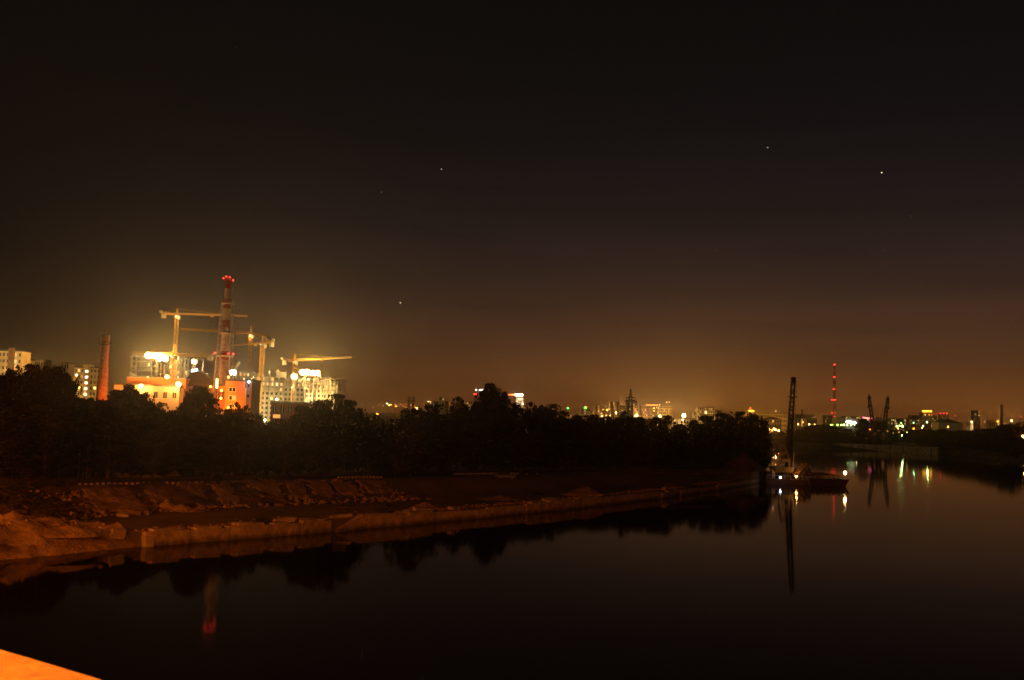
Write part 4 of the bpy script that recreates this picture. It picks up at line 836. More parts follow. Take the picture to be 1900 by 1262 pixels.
sky_b('pale shopping hall left part beside the television mast', 1552, 1568, 775, 1500, CREAM, 3, 2, .05, ww=.15, wh=.2); sky_b('pale shopping hall right part over the green lights', 1568, 1596, 777, 1510, GREYB, 5, 2, .05, ww=.3, wh=.2)
sky_b('long faint distant row between mast and harbour cranes', 1565, 1612, 772.5, 2900, BRN, 16, 3, .25); sky_b('faint distant row right of the harbour cranes', 1650, 1700, 776, 2900, BRN, 16, 4, .22); sky_b('faint distant block row before the yellow sign', 1690, 1738, 771, 2800, BRN, 14, 4, .12)
rt_, fa = sky_b('dim block under the long yellow roof sign', 1712, 1730, 766, 2300, BRN, 6, 6, .18)
q = thing('roof_sign', 'long yellow roof sign on the right skyline', 'sign', P(1720, 766, 2296))
for i in range(8): x = 1711.4+i*2.25; MB().hull8([P(x, 764.8, 2296), P(x+1.9, 764.8, 2296), P(x+1.9, 761.6+(i % 3)*.4, 2296), P(x, 761.4, 2296)], [P(x, 764.8, 2298), P(x+1.9, 764.8, 2298), P(x+1.9, 761.6, 2298), P(x, 761.4, 2298)]).build('letter_panel', glow(YEL, 5), q)
q = thing('roof_sign', 'glowing yellow domed roof sign over the wood', 'sign', P(1394, 764, 1950)); MB().ball(P(1394, 762.5, 1950), 5.5, 12, 6, (1.1, .4, .36)).build('sign_panel', glow(YEL, 4), q); MB().bar(P(1394, 763, 1952), P(1394, 770, 1952), 2).build('sign_post', DSTL, q); MB().ball(P(1392.5, 757.5, 1950), 1.6).build('warning_light', glow(RED, 4), q)
sky_b('building under the glowing domed sign', 1386, 1402, 765, 1960, CREAM, 5, 4, .2)
q = thing('roof_sign', 'pink and orange slanting neon sign left of the harbour cranes', 'sign', P(1608, 777, 1400))
for i in range(8): x = 1600.5+i*2.2; y = 774.6+i*.28; MB().hull8([P(x, y+1.6, 1400), P(x+1.9, y+1.8, 1400), P(x+1.9, y-.9, 1400), P(x, y-1.1, 1400)], [P(x, y+1.6, 1401), P(x+1.9, y+1.8, 1401), P(x+1.9, y-.9, 1401), P(x, y-1.1, 1401)]).build('letter_panel', glow((1, .10, .30) if i < 2 or i > 4 else (1, .3, .06), 4), q)
MB().bar(P(1603, 777, 1402), P(1603, 800, 1402), 1.0).build('sign_post', DSTL, q)
# silos, dome hall, gable shed
t = thing('silo_hall', 'pale round roofed silo hall with red roof lights on the right', 'silo', (P(1750, 780, 1900).x, 1900, gz(P(1750, 780, 1900).x, 1900)))
for px in (1745, 1751, 1757): p = P(px, 770, 1900); MB().cyl((p.x, p.y, gz(p.x, p.y)), (p.x, p.y, p.z), 4.5, None, 14).ball((p.x, p.y, p.z), 4.4, 12, 6, (1, 1, .5)).build('silo_tank', GREYB, t); MB().ball(P(px, 767.2, 1893), 1.2).build('warning_light', glow(RED, 4), t)
a, b = P(1741, 784, 1600), P(1786, 785, 1600); z0 = gz(a.x, 1600); t = thing('gabled_shed', 'pale shed with a long sloping gable roof on the right bank', 'shed', ((a.x+b.x)/2, 1600, z0)); fz = Face(a, b, z0, a.z); q = MB(); fz.blk(q, 0, fz.W, 0, fz.H, 0, -25); q.build('wall', PALE, t)
q = MB(); q.hull8([fz.pt(-1, fz.H+.01, .6), fz.pt(fz.W+1, fz.H+.01, .6), fz.pt(fz.W+1, fz.H+.01, -25.6), fz.pt(-1, fz.H+.01, -25.6)], [fz.pt(fz.W*.36, fz.H+6, .6), fz.pt(fz.W*.42, fz.H+6, .6), fz.pt(fz.W*.42, fz.H+6, -25.6), fz.pt(fz.W*.36, fz.H+6, -25.6)]); q.build('roof', DCON, t)
sky_b('thin tower block by itself on the right skyline', 1808, 1819, 762, 2500, BRN, 3, 10, .1); sky_b('low lit hall right of the thin tower block', 1836, 1862, 780, 2300, CREAM, 7, 2, .3); sky_b('small low lit hall left of the thin tower block', 1800, 1806, 781, 2200, CREAM, 2, 1, .6)
for nm, px, y0, y1, Y, r_, m in (('solitary dark chimney on the far right skyline', 1858.5, 752, 792, 1500, 1.9, BRICK), ('thin dark stub chimney above the striped hall', 1488.5, 761, 780, 2400, 2.0, BRICK)):
    p = P(px, y0, Y); z = gz(p.x, Y); t = thing('brick_chimney', nm, 'chimney', (p.x, Y, z)); MB().cyl((p.x, Y, z), (p.x, Y, p.z), r_*1.25, r_, 14).build('shaft', m, t); MB().cyl((p.x, Y, p.z), (p.x, Y, p.z+1), r_*1.15, None, 14).build('crown_ring', DCON, t)
# television mast
Yt = 3300; t = thing('television_mast', 'very tall lattice television mast with rows of red lights', 'mast', (P(1546, 790, Yt).x, Yt, gz(P(1546, 790, Yt).x, Yt))); tpp = P(1548.6, 676, Yt); zb = gz(tpp.x, Yt); n = 16
for i in range(n):
    za, zc_ = zb+(tpp.z-zb)*i/n, zb+(tpp.z-zb)*(i+1)/n; w_ = 8-5*i/n; MB().truss((tpp.x, Yt, za), (tpp.x, Yt, zc_), w_, 3, 1.0, .6, w2=w_-5/n).build('mast_section', REDP if i % 2 else WHTP, t)
for y, k in ((676.5, 3), (699.5, 2), (722, 2), (742, 4), (766.5, 2), (773, 2)):
    for i in range(k):
        sp = {4: 2.4, 3: 1.2, 2: 2.2 if y < 760 else 5.4}[k]; p = P(1548.6-(y-676)*.028+(i-(k-1)/2)*sp, y, Yt-8); MB().ball(p, 2.2, 8, 5).build('warning_light', glow(RED, 4), t)
# power pylons
def pylon(label, px, y0, y1, Y, arms, w0, m=DSTL):
    p = P(px, y0, Y); z = gz(p.x, Y); t = thing('power_pylon', label, 'pylon', (p.x, Y, z)); H = p.z-z
    zw = P(px, y0+(y1-y0)*.32, Y).z; MB().truss((p.x, Y, z), (p.x, Y, zw), w0, 7, .6, .35, w2=w0*.33).build('tower_body', m, t); MB().truss((p.x, Y, zw), (p.x, Y, p.z), w0*.33, 4, .5, .3, w2=.5).build('tower_top', m, t)
    for (y, hw) in arms:
        a = P(px, y, Y); wv = hw*Y/F; q = MB(); q.bar((a.x-wv, Y, a.z), (a.x, Y, a.z+wv*.22), .45, 3).bar((a.x+wv, Y, a.z), (a.x, Y, a.z+wv*.22), .45, 3).bar((a.x-wv, Y, a.z), (a.x+wv, Y, a.z), .45, 3); q.build('cross_arm', m, t)
        for sx_ in (-1, 1): MB().bar((a.x+sx_*wv*.95, Y, a.z), (a.x+sx_*wv*.95, Y, a.z-2.2), .4, 4).build('insulator', m, t)
    return t
pylon('lattice power pylon with three pairs of arms in the central skyline', 1170.5, 722, 775, 800, ((738, 8), (744, 11)), 6.5)
p = P(1147, 741, 800); MB_ = MB().cyl((p.x, 800, gz(p.x, 800)), p, .35, .25, 8).build('pole', DSTL); tag(MB_, 'thin dark pole left of the power pylon', 'pole')
pylon('first of two faint distant pylons right of the left wood', 759, 735, 770, 1500, ((739, 3), (744, 4)), 5); pylon('second of two faint distant pylons beside the first', 767, 735, 770, 1520, ((739, 3), (744, 4)), 5)
for lab, px, y0, Y in (('thin pale pole rising from the road before the wood on the left', 444.5, 812, 196), ('thin pale pole rising from the road before the wood in the middle', 883, 820, 262), ('thin leaning pole above the trees right of the half built site', 685, 746, 420)):
    a = P(px, y0, Y); z = gz(a.x, Y); o = MB().cyl((a.x, Y, z-.2), (a.x-(1.5 if px == 685 else 0), Y, a.z), .12, .08, 8).build('pole', STEEL); tag(o, lab, 'pole')
# ------------------------------------------------------------------ skyline lamps
ZL = {'c': 'lamps of the distant city', 'h': 'lamps of the harbour side'}
LM = [(692, 757, 1900, YEL, 3, 0, .9, 'c'), (711, 753.5, 1900, YEL, 3, 0, .9, 'c'), (718.5, 749, 1900, (1, .9, .7), 8, 0, 1.3, 'c'), (723, 751.5, 1900, YEL, 5, 15000, 1.2, 'c'), (726, 751, 1900, YEL, 5, 0, 1.1, 'c'), (734, 754, 1900, SOD, 5, 8000, 1.2, 'c'), (743, 750, 2000, ORW, 3, 0, 1.0, 'c'), (748, 753, 2000, SOD, 3, 0, .8, 'c'),
      (753, 750, 2000, SOD, 3, 0, 1.0, 'c'), (762.5, 752, 2000, ORW, 4, 0, 1.0, 'c'), (770, 754, 1900, YEL, 3, 0, .8, 'c'), (773.5, 757.5, 1700, ORW, 5, 8000, 1.3, 'c'), (754, 756, 1800, SOD, 3, 0, .9, 'c'), (785, 750, 1900, SOD, 3, 0, .9, 'c'), (700, 768, 900, SOD, 3, 4000, 1.4, 'c'), (724.5, 779.5, 800, COOL, 4, 0, .8, 'c'), (728.5, 776.5, 800, SOD, 3, 0, .8, 'c'),
      (794, 745, 2300, WARM, 5, 20000, 1.1, 'c'), (799, 745.5, 2300, ORW, 4, 0, 1.1, 'c'), (814, 749.5, 2200, WARM, 3, 0, .8, 'c'), (834, 749, 2100, ORW, 3, 0, .9, 'c'), (871, 755, 1700, SOD, 3, 30000, 1.0, 'c'), (887, 739, 1700, YEL, 3, 0, .8, 'c'),
      (1119, 760, 2000, YEL, 4, 0, 1.0, 'c'), (1126, 761, 2050, YEL, 4, 12000, 1.0, 'c'), (1117, 772, 1900, WARM, 4, 15000, 1.0, 'c'), (1125, 770.5, 1900, ORW, 4, 0, 1.0, 'c'), (1143, 766, 2050, ORW, 4, 180000, 1.2, 'c'), (1150, 779, 1600, YEL, 4, 0, .9, 'c'), (1181, 772, 2000, WARM, 3, 120000, .8, 'c'),
      (1213.5, 757.5, 2050, YEL, 6, 14000, 1.1, 'c'), (1213.5, 762.5, 2050, YEL, 6, 0, 1.1, 'c'), (1224, 772, 1800, WARM, 7, 190000, 1.3, 'c'), (1224, 751, 1890, WARM, 5, 0, 1.0, 'c'), (1237, 746.5, 1900, WARM, 7, 0, 1.4, 'c'), (1242, 746.2, 1900, YEL, 6, 0, 1.2, 'c'), (1252, 762, 1850, RED, 3, 0, .8, 'c'), (1267, 779, 1500, WARM, 9, 30000, 1.3, 'c'), (1310, 765, 1850, YEL, 3, 150000, .8, 'c'), (1309, 758.5, 1930, WARM, 3, 0, .8, 'c'),
      (1439.5, 763, 1850, WARM, 5, 0, 1.1, 'c'), (1420, 798, 1150, ORW, 7, 8000, 1.4, 'c'), (1428.5, 797, 1150, ORW, 10, 20000, 1.9, 'c'), (1432.5, 799, 1140, ORW, 9, 0, 1.5, 'c'), (1436, 795.5, 1160, ORW, 10, 20000, 1.7, 'c'), (1439, 797.5, 1150, ORW, 10, 20000, 1.9, 'c'), (1445, 799, 1150, ORW, 9, 9000, 1.7, 'c'), (1430, 808, 1000, SOD, 3, 0, .8, 'c'), (1385, 776, 1800, YEL, 2, 40000, .6, 'c'),
      (1430, 774, 1750, YEL, 2, 50000, .5, 'c'), (1481, 787.5, 1350, WARM, 9, 6000, 1.7, 'h'), (1490, 783.5, 1450, YEL, 6, 4000, 1.2, 'h'), (1501.5, 787.5, 1350, WARM, 10, 8000, 1.9, 'h'), (1511.5, 787.5, 1350, WARM, 8, 5000, 1.5, 'h'), (1508, 775, 1600, YEL, 3, 0, .8, 'h'), (1519, 779, 1700, YEL, 3, 0, .8, 'h'), (1535, 776, 2000, ORW, 3, 0, .9, 'h'), (1570, 774.8, 1900, YEL, 4, 0, 1.0, 'h'), (1577, 775, 1900, YEL, 4, 0, 1.0, 'h'), (1594, 775, 1900, YEL, 4, 0, .9, 'h'),
      (1542, 788.5, 1400, GREEN, 7, 9000, 1.6, 'h'), (1545, 788.3, 1400, GREEN, 7, 0, 1.3, 'h'), (1554, 788.5, 1390, GREEN, 9, 12000, 1.8, 'h'), (1561, 788.5, 1390, (.7, 1, .15), 9, 12000, 1.8, 'h'), (1566, 788.3, 1390, (.8, 1, .2), 10, 14000, 2.0, 'h'), (1572, 788.8, 1390, (.7, 1, .2), 9, 12000, 1.8, 'h'), (1579, 789, 1390, (.7, 1, .15), 9, 12000, 1.8, 'h'), (1586, 789, 1390, (.7, 1, .15), 9, 9000, 1.7, 'h'),
      (1587.5, 808, 1010, WARM, 14, 9000, 1.9, 'h'), (1614, 797, 1100, SOD, 6, 6000, 1.6, 'h'), (1646.5, 800.5, 1015, ORW, 5, 0, 1.3, 'h'), (1657.5, 803.5, 1012, ORW, 4, 0, .9, 'h'), (1664, 791, 1250, (.7, 1, .2), 12, 8000, 1.7, 'h'), (1669, 790, 1250, (.6, 1, .15), 10, 8000, 1.6, 'h'), (1674.5, 791, 1250, (.8, 1, .25), 14, 12000, 2.2, 'h'), (1671.5, 785, 1280, (.4, 1, .25), 7, 4000, 1.3, 'h'),
      (1666, 795, 1200, ORW, 9, 9000, 1.7, 'h'), (1668, 802, 1012, YEL, 4, 0, 1.2, 'h'), (1673.5, 808, 1010, (.7, 1, .25), 9, 3500, 1.5, 'h'), (1683, 802.2, 1012, (1, .9, .2), 5, 0, 1.2, 'h'), (1695, 795.5, 1200, SOD, 9, 12000, 2.0, 'h'), (1695, 784.5, 1350, (.3, 1, .35), 7, 4000, 1.5, 'h'), (1713, 790.5, 1250, (.85, 1, .45), 9, 5000, 1.4, 'h'), (1711, 794, 1200, ORW, 10, 12000, 1.7, 'h'), (1720, 783.5, 1350, (.45, 1, .3), 11, 7000, 1.8, 'h'), (1722, 801.5, 1080, YEL, 5, 0, .9, 'h'),
      (1759, 792.5, 1180, ORW, 9, 9000, 1.9, 'h'), (1724, 770, 2200, YEL, 4, 0, 1.1, 'c'), (1732, 767.5, 2200, RED, 4, 0, .9, 'c'), (1738, 767.5, 2200, RED, 4, 0, .9, 'c'), (1773, 771.5, 2200, RED, 4, 0, 1.0, 'c'), (1817, 771, 2450, WARM, 4, 0, .9, 'c'), (1803, 783, 2100, WARM, 4, 40000, 1.0, 'c'), (1850, 782, 2200, YEL, 4, 50000, .9, 'c'), (1876.5, 780.5, 1800, WARM, 9, 20000, 1.8, 'c'), (1895, 773, 2200, RED, 4, 0, 1.1, 'c')]
CN = {SOD: 'deep orange', YEL: 'yellow', WARM: 'warm white', ORW: 'orange', RED: 'small red', GREEN: 'green', COOL: 'cool white'}
def zone(px):
    zs = [(745, 'over the gap in the wood right of the half built site'), (790, 'near the two faint distant pylons'), (860, 'left of the narrow pointed tree'), (940, 'beside the tallest tree'), (1135, 'near the dark reddish block'), (1190, 'at the foot of the power pylon'), (1232, 'at the broad brown block'), (1262, 'above the broad bright cream block'), (1300, 'near the dazzling street lamp'), (1400, 'behind the last trees of the wood'),
          (1450, 'in the orange cluster below the gabled building'), (1515, 'right of the leaning crane boom'), (1550, 'below the television mast'), (1592, 'in front of the pale shopping hall'), (1650, 'around the harbour cranes'), (1690, 'in the bright group right of the harbour cranes'), (1730, 'before the right hand trees under the yellow sign'), (1800, 'near the silo hall'), (2000, 'on the far right skyline')]
    return next(b for a, b in zs if px <= a)
for px, py, Y, col, s_, pw, sz, g_ in LM:
    lamp(px, py, Y, col, s_*(.8 if g_ == 'c' else .5), pw*(1.5 if g_ == 'c' else .3), sz*.85, '%s %s lamp %s' % (CN.get(col, 'yellow green'), 'city' if g_ == 'c' else 'harbour', zone(px)), group=ZL[g_])
t = lamp(1269, 771, 1500, (1, .62, .22), 40, 110000, 3.2, 'dazzling single street lamp left of the square cream block', group=ZL['c']); beam(P(1269, 771, 1492), 60000, (1, .5, .13), t, 2.0)
t = lamp(1898.5, 810, 900, (1, .42, .08), 30, 900, 2.6, 'strong orange lamp cut by the right edge of the view', group=ZL['h']); beam(P(1898.5, 810, 895), 30000, (1, .22, .02), t, .6)
for px, py, w_ in ((1572, 783, 7), (1580, 784.5, 6)):
    q = thing('lit_sign', 'white lit oval sign on the shopping hall' if px == 1580 else 'white lit strip left of the oval sign', 'sign', P(px+4, py, 1500)); MB().ball(P(px+3, py, 1500), 3, 10, 6, (1.6, .3, .75)).build('sign_panel', glow((.95, 1, .8), 7), q); MB().bar(P(px+3, py, 1501), P(px+3, py+6, 1501), .8).build('sign_post', DSTL, q)
for px, py, nm in ((203, 854, 'lower'), (164, 831, 'upper'), (148, 843, 'left')): lamp(px, py, 169, (.85, 1, .55), 2.0, 0, .5, nm+' of three faint glints among the trees above the left kerb row', name='path_lamp', cat='lamp', group='faint lamps in the wood')
rs = random.Random(3)
for i in range(70):    # pinprick house lights of the far city
    px = rs.choice([rs.uniform(700, 790), rs.uniform(1470, 1600), rs.uniform(1640, 1740), rs.uniform(1640, 1900)]); py = horizon(px)-rs.uniform(20, 31 if px > 900 else 27)
    lamp(px, py, rs.uniform(2500, 3100), rs.choice([YEL, ORW, WARM]), 2.2, 0, rs.uniform(.4, .7), 'pinprick city light ' + zone(px), group=ZL['c'], name='distant_lamp')

# ------------------------------------------------------------------ harbour wall and portal cranes
hw_ = thing('harbour_wall', 'straight pale harbour wall below the two portal cranes', 'harbour wall', G(1640, 838, 0)); a, b = G(1546, 833.6, 0), G(1742, 842.5, 0); n = 16
fz = Face(a, b, -2, 5.2)
for i in range(n):
    q = MB(); fz.blk(q, fz.W*i/n+.1, fz.W*(i+1)/n-.1, 0, fz.H*(.995+.01*(i % 2)), .6, -5); q.build('panel', CONC, hw_)
q = MB(); fz.blk(q, 0, fz.W, fz.H+.1, fz.H+.6, .9, -3); q.build('coping', CONC, hw_)
for i in range(8): q = MB(); x = fz.W*(i+.5)/8; fz.blk(q, x-.3, x+.3, 3, fz.H-.3, .95, .61); q.build('fender', DSTL, hw_)
def portal(label, pxb, ytip, pxt, Y, sgn):
    p = P(pxb, 826, Y); z0 = 5.3; t = thing('portal_crane', label, 'portal crane', (p.x, Y, z0), 'portal cranes on the harbour wall'); zt_ = P(pxb, 797, Y).z
    for sx_ in (-1, 1):
        for sy_ in (-1, 1): MB().bar((p.x+sx_*5, Y+sy_*4, z0), (p.x+sx_*2.8, Y+sy_*2.4, zt_-3), 1.7, 4, 1.5).build('leg', DSTL, t)
    MB().box((p.x, Y, zt_-3), (7, 6, 1.5)).build('portal_beam', DSTL, t); MB().cyl((p.x, Y, zt_-1.5), (p.x, Y, zt_), 2.6, None, 14).build('turntable', DSTL, t)
    MB().box((p.x-sgn*2.0, Y, zt_), (9.5, 6, 7.5)).build('machinery_house', DSTL, t); MB().box((p.x+sgn*2.6, Y-2.6, zt_+2), (1.8, 1.8, 2.4)).build('cab', DSTL, t)
    MB().truss((p.x-sgn*1.5, Y, zt_+5.5), (p.x-sgn*2.5, Y, zt_+11.5), 2.6, 3, .5, .3, w2=1.2).build('tower_frame', DSTL, t); MB().box((p.x-sgn*6.2, Y, zt_+5), (3.2, 3, 2.4)).build('counterweight', DSTL, t)
    tip = P(pxt, ytip+4, Y); foot = Vector((p.x+sgn*1.2, Y, zt_+1.5)); MB().truss(foot, tip, 3.0, 12, .6, .4, w2=1.7).build('jib', DSTL, t)
    MB().box((tip.x, tip.y, tip.z-.5), (2.9, 1.6, 2.3)).build('jib_head', DSTL, t); MB().box((tip.x+sgn*.3, tip.y, tip.z+1.8), (1.0, 1.0, 2.0)).build('sheave', DSTL, t)
    MB().bar((p.x-sgn*2.5, Y, zt_+11.5), tip, .25, 3).build('stay', DSTL, t); MB().bar(tip+Vector((sgn*1.3, 0, 0)), tip+Vector((sgn*1.3, 0, -7)), .25, 3).box((tip.x+sgn*1.3, tip.y, tip.z-9), (.9, .9, 2)).build('hook', DSTL, t)
    md = foot.lerp(tip, .68 if sgn > 0 else .74); MB().box((md.x, md.y, md.z), (3.4, 2.4, .6)).build('jib_platform', DSTL, t)
portal('left portal crane with its jib raised almost upright', 1623, 735, 1613, 945, -1); portal('right portal crane with its jib leaning right', 1638, 738, 1647, 945, 1)
MBp = MB()
for i in range(3): 
    p = P(1606+i*20, 812, 950); heap(['dark stockpile left of the portal cranes', 'dark stockpile between the portal cranes', 'dark stockpile right of the portal cranes'][i], Vector((p.x, 955, 5.0)), 15, 8, 9 if i == 1 else 6.5, 20+i, DCON, 'stockpile', 'stockpile')

# ------------------------------------------------------------------ floating crane and hopper barge
Yc = 308; wl = 0
cx = P(1455, 890, Yc).x; fc_ = thing('floating_crane', 'floating grab crane with a pale A-frame and a tall near vertical boom', 'floating crane', (cx, Yc, 0))
MB().hull8([(cx-7.2, Yc-7, -.8), (cx+6.8, Yc-7, -.8), (cx+6.8, Yc+9, -.8), (cx-7.2, Yc+9, -.8)], [(cx-7.5, Yc-7.5, 1.5), (cx+7.1, Yc-7.5, 1.5), (cx+7.1, Yc+9.5, 1.5), (cx-7.5, Yc+9.5, 1.5)]).build('pontoon', RUST, fc_)
q = MB()
for k in range(9): x = cx-7.2+k*1.77; q.bar((x, Yc-7.3, 1.5), (x, Yc-7.3, 2.5), .09); 
q.bar((cx-7.2, Yc-7.3, 2.5), (cx+6.96, Yc-7.3, 2.5), .08).build('railing', STEEL, fc_)
pz = P(1453, 876, Yc).z; MB().cyl((cx-.4, Yc, 1.5), (cx-.4, Yc, pz), 2.6, 2.2, 16).build('slew_column', DSTL, fc_)
hx = P(1452.5, 870, Yc-1).x; hz0, hz1 = P(1452, 876, Yc).z, P(1452, 861, Yc).z
MB().hull8([(hx-2.6, Yc-3, hz0), (hx+2.6, Yc-3, hz0), (hx+2.6, Yc+4, hz0), (hx-2.6, Yc+4, hz0)], [(hx-3.0, Yc-3, hz0+1.6), (hx+3.0, Yc-3, hz0+1.6), (hx+3.0, Yc+4, hz0+1.6), (hx-3.0, Yc+4, hz0+1.6)]).build('machinery_house', mat('dirty_cream', (.20, .16, .08), .8, .2, .5), fc_)
zl = hz0+1.6; ap = P(1451.5, 824, Yc); YEP = mat('faded_cream_paint', (.26, .20, .10), .7, .2, .5)
q = MB(); q.box((hx-1.55, Yc-2.6, zl+.01), (.5, .4, 1.6)).box((hx+1.55, Yc-2.6, zl+.01), (.5, .4, 1.6)).box((hx, Yc-2.6, zl+1.62), (3.6, .45, .9)); q.build('a_frame_base', YEP, fc_)
zk = zl+2.53
for s_ in (-1, 1): MB().hull8([(hx+s_*1.5-.34, Yc-2.8, zk), (hx+s_*1.5+.34, Yc-2.8, zk), (hx+s_*1.5+.34, Yc-2.2, zk), (hx+s_*1.5-.34, Yc-2.2, zk)], [(ap.x+s_*.22-.22, Yc-1, ap.z), (ap.x+s_*.22+.22, Yc-1, ap.z), (ap.x+s_*.22+.22, Yc-.6, ap.z), (ap.x+s_*.22-.22, Yc-.6, ap.z)]).build('a_frame_leg', YEP, fc_)
MB().box((hx, Yc-1.9, zk+1.5), (2.1, .35, .55)).build('a_frame_tie', YEP, fc_); MB().box((hx-.6, Yc-3.3, zl+.0), (.4, .4, .4)).build('deck_box', DSTL, fc_)
bf = P(1462, 876, Yc+1); bt_ = P(1472.3, 703, Yc+1); MB().truss(bf, bt_, 1.5, 22, .28, .17, w2=.95).build('boom', DSTL, fc_)
MB().truss(bf.lerp(bt_, .02), bf.lerp(bt_, .6), 1.0, 10, .34, .26, w2=.8).build('boom_core', DSTL, fc_)
pf_ = bf.lerp(bt_, .8); MB().box((pf_.x, pf_.y, pf_.z), (2.6, 1.8, .25)).build('boom_platform', DSTL, fc_); MB().box((bt_.x-.05, bt_.y, bt_.z-1.4), (1.4, 1.2, 1.9)).build('boom_head', DSTL, fc_)
for f_ in (.86, .93): p = bf.lerp(bt_, f_); MB().box((p.x, p.y, p.z), (2.0, .5, .14)).build('rung_bracket', DSTL, fc_)
for dx in (.9, -.9): MB().bar(bt_+Vector((dx, -.6, -.4)), bf+Vector((dx*1.6, -.6, 3)), .06, 3).build('hoist_rope', DSTL, fc_)
MB().bar(ap, bf.lerp(bt_, .28), .08, 3).build('stay', STEEL, fc_); MB().bar(bf+Vector((1.0, -1.4, -.6)), bf+Vector((1.5, -1.4, 6.3)), .16, 4).build('hanging_rod', WHTP, fc_)
for px, py in ((1433, 870), (1481, 866), (1437, 880)): a = P(px, py, Yc-6); MB().cyl((a.x, a.y, 1.5), a, .09, None, 6).build('mooring_post', STEEL, fc_)
MB().box((cx+4.6, Yc+1, 1.5), (3.4, 4, 3.2)).build('deck_house', DSTL, fc_); MB().box((cx-5.5, Yc-2, 1.5), (2.0, 3, 2.0)).build('winch_house', DSTL, fc_)
def dlamp(label, px, py, Y, col, s_, r, pw, foot=1.5):
    p = P(px, py, Y); t = thing('deck_lamp', label, 'deck lamp', (p.x, Y, foot), 'deck lamps of the barges'); MB().cyl((p.x, Y+.3, foot), (p.x, Y+.3, p.z+.3), .06, None, 6).build('post', STEEL, t); MB().ball(p, r, 10, 6).build('lens', glow(col, s_), t); light('light', p+Vector((0, -r-.25, .05)), pw*.16, col, t, .15)
dlamp('bluish white lamp on the bow of the floating crane pontoon', 1448, 886, Yc-9, COOL, 25, .25, 30)
dlamp('small warm lamp between crane pontoon and hopper barge', 1477.5, 884, Yc-8, WARM, 22, .28, 90)
dlamp('small reddish lamp at the left side of the floating crane', 1435, 849, Yc-2, (1, .4, .3), 3, .15, 10)
# bucket ladder lit orange
la, lb = P(1478, 884, Yc-4), P(1493, 864, Yc+1); bl = thing('bucket_ladder', 'orange lit inclined bucket ladder between crane pontoon and hopper barge', 'bucket ladder', (la.x, la.y, 1.5))
MB().truss(la, lb, 1.5, 8, .22, .16).build('ladder_frame', CRNY, bl)
for i in range(9): p = la.lerp(lb, (i+.5)/9); MB().box((p.x, p.y-.9, p.z-.3), (.8, .6, .6), .3, .7).build('bucket', RUST, bl)
for s_ in (0, 2.2): MB().bar((lb.x+s_-.8, lb.y+.5, 1.5), (lb.x+s_-.4, lb.y+.5, lb.z), .3).build('support_leg', CRNY, bl)
MB().box((lb.x+.6, lb.y+.3, lb.z-2.4), (2.4, 1.8, 1.7)).build('drive_house', RUST, bl); MB().box((la.x+.6, la.y, 1.5), (3, 2.5, .9)).build('ladder_foot', RUST, bl)
light('light', la.lerp(lb, .35)+Vector((-1.6, -2.6, .6)), 160, (1, .42, .10), bl, .15)
# hopper barge
ba = P(1497, 896, 300).x; bb_ = P(1571, 896, 300).x; Yh = 298; hb = thing('hopper_barge', 'dark red hopper barge moored beside the floating crane with a lamp on its stern', 'barge', ((ba+bb_)/2, Yh, 0))
def hullring(y, z, ins): return [(ba+ins, y+ins*.6, z), (bb_-ins, y+ins*.6, z), (bb_-ins, y+26-ins, z), (ba+ins, y+26-ins, z)]
MB().hull8(hullring(Yh, -1, 1.3), hullring(Yh, 1.9, 0)).build('hull', RUST, hb); MB().hull8(hullring(Yh, 1.9, .02), hullring(Yh, 2.15, -.1)).build('rubbing_strake', DSTL, hb)
for k in range(7): x = ba+.8+(bb_-ba-1.6)*k/6; MB().box((x, Yh-.12, .6), (.3, .25, 1.3)).build('rib', RUST, hb)
MB().box(((ba+bb_)/2, Yh+5, 2.15), (bb_-ba-1.8, .3, .9)).box(((ba+bb_)/2, Yh+22, 2.15), (bb_-ba-1.8, .3, .9)).box((ba+1, Yh+13.5, 2.15), (.3, 16.6, .9)).box((bb_-1, Yh+13.5, 2.15), (.3, 16.6, .9)).build('hopper_coaming', RUST, hb)
for k, (px, py) in enumerate(((1512, 881), (1517, 879.5))): a = P(px, py, Yh+6); MB().box((a.x, a.y, 2.15), (1.2, 1.0, a.z-2.15), .2, .6).build('winch', DSTL, hb)
for k in range(8): x = ba+.5+(bb_-ba-1)*k/7; MB().bar((x, Yh+.2, 2.15), (x, Yh+.2, 2.9), .07).build('stanchion', STEEL, hb)
dlamp('orange white starry lamp at the right end of the hopper barge', 1568, 877.5, Yh+1, (1, .6, .22), 60, .42, 120, 2.15)
# dredged load
for k in range(5): pass
# mooring piles near the quay end
for i, px in enumerate((1405, 1413, 1421, 1428)):
    p = P(px, 874+i*1.2, 318+i); o = MB().cyl((p.x, p.y, -1), p, .28, .25, 8).build('mooring_pile', WOOD); tag(o, ['first timber mooring pile from the quay end', 'second timber mooring pile from the quay end', 'third timber mooring pile from the quay end', 'timber mooring pile next to the crane pontoon'][i], 'mooring pile', 'timber mooring piles')

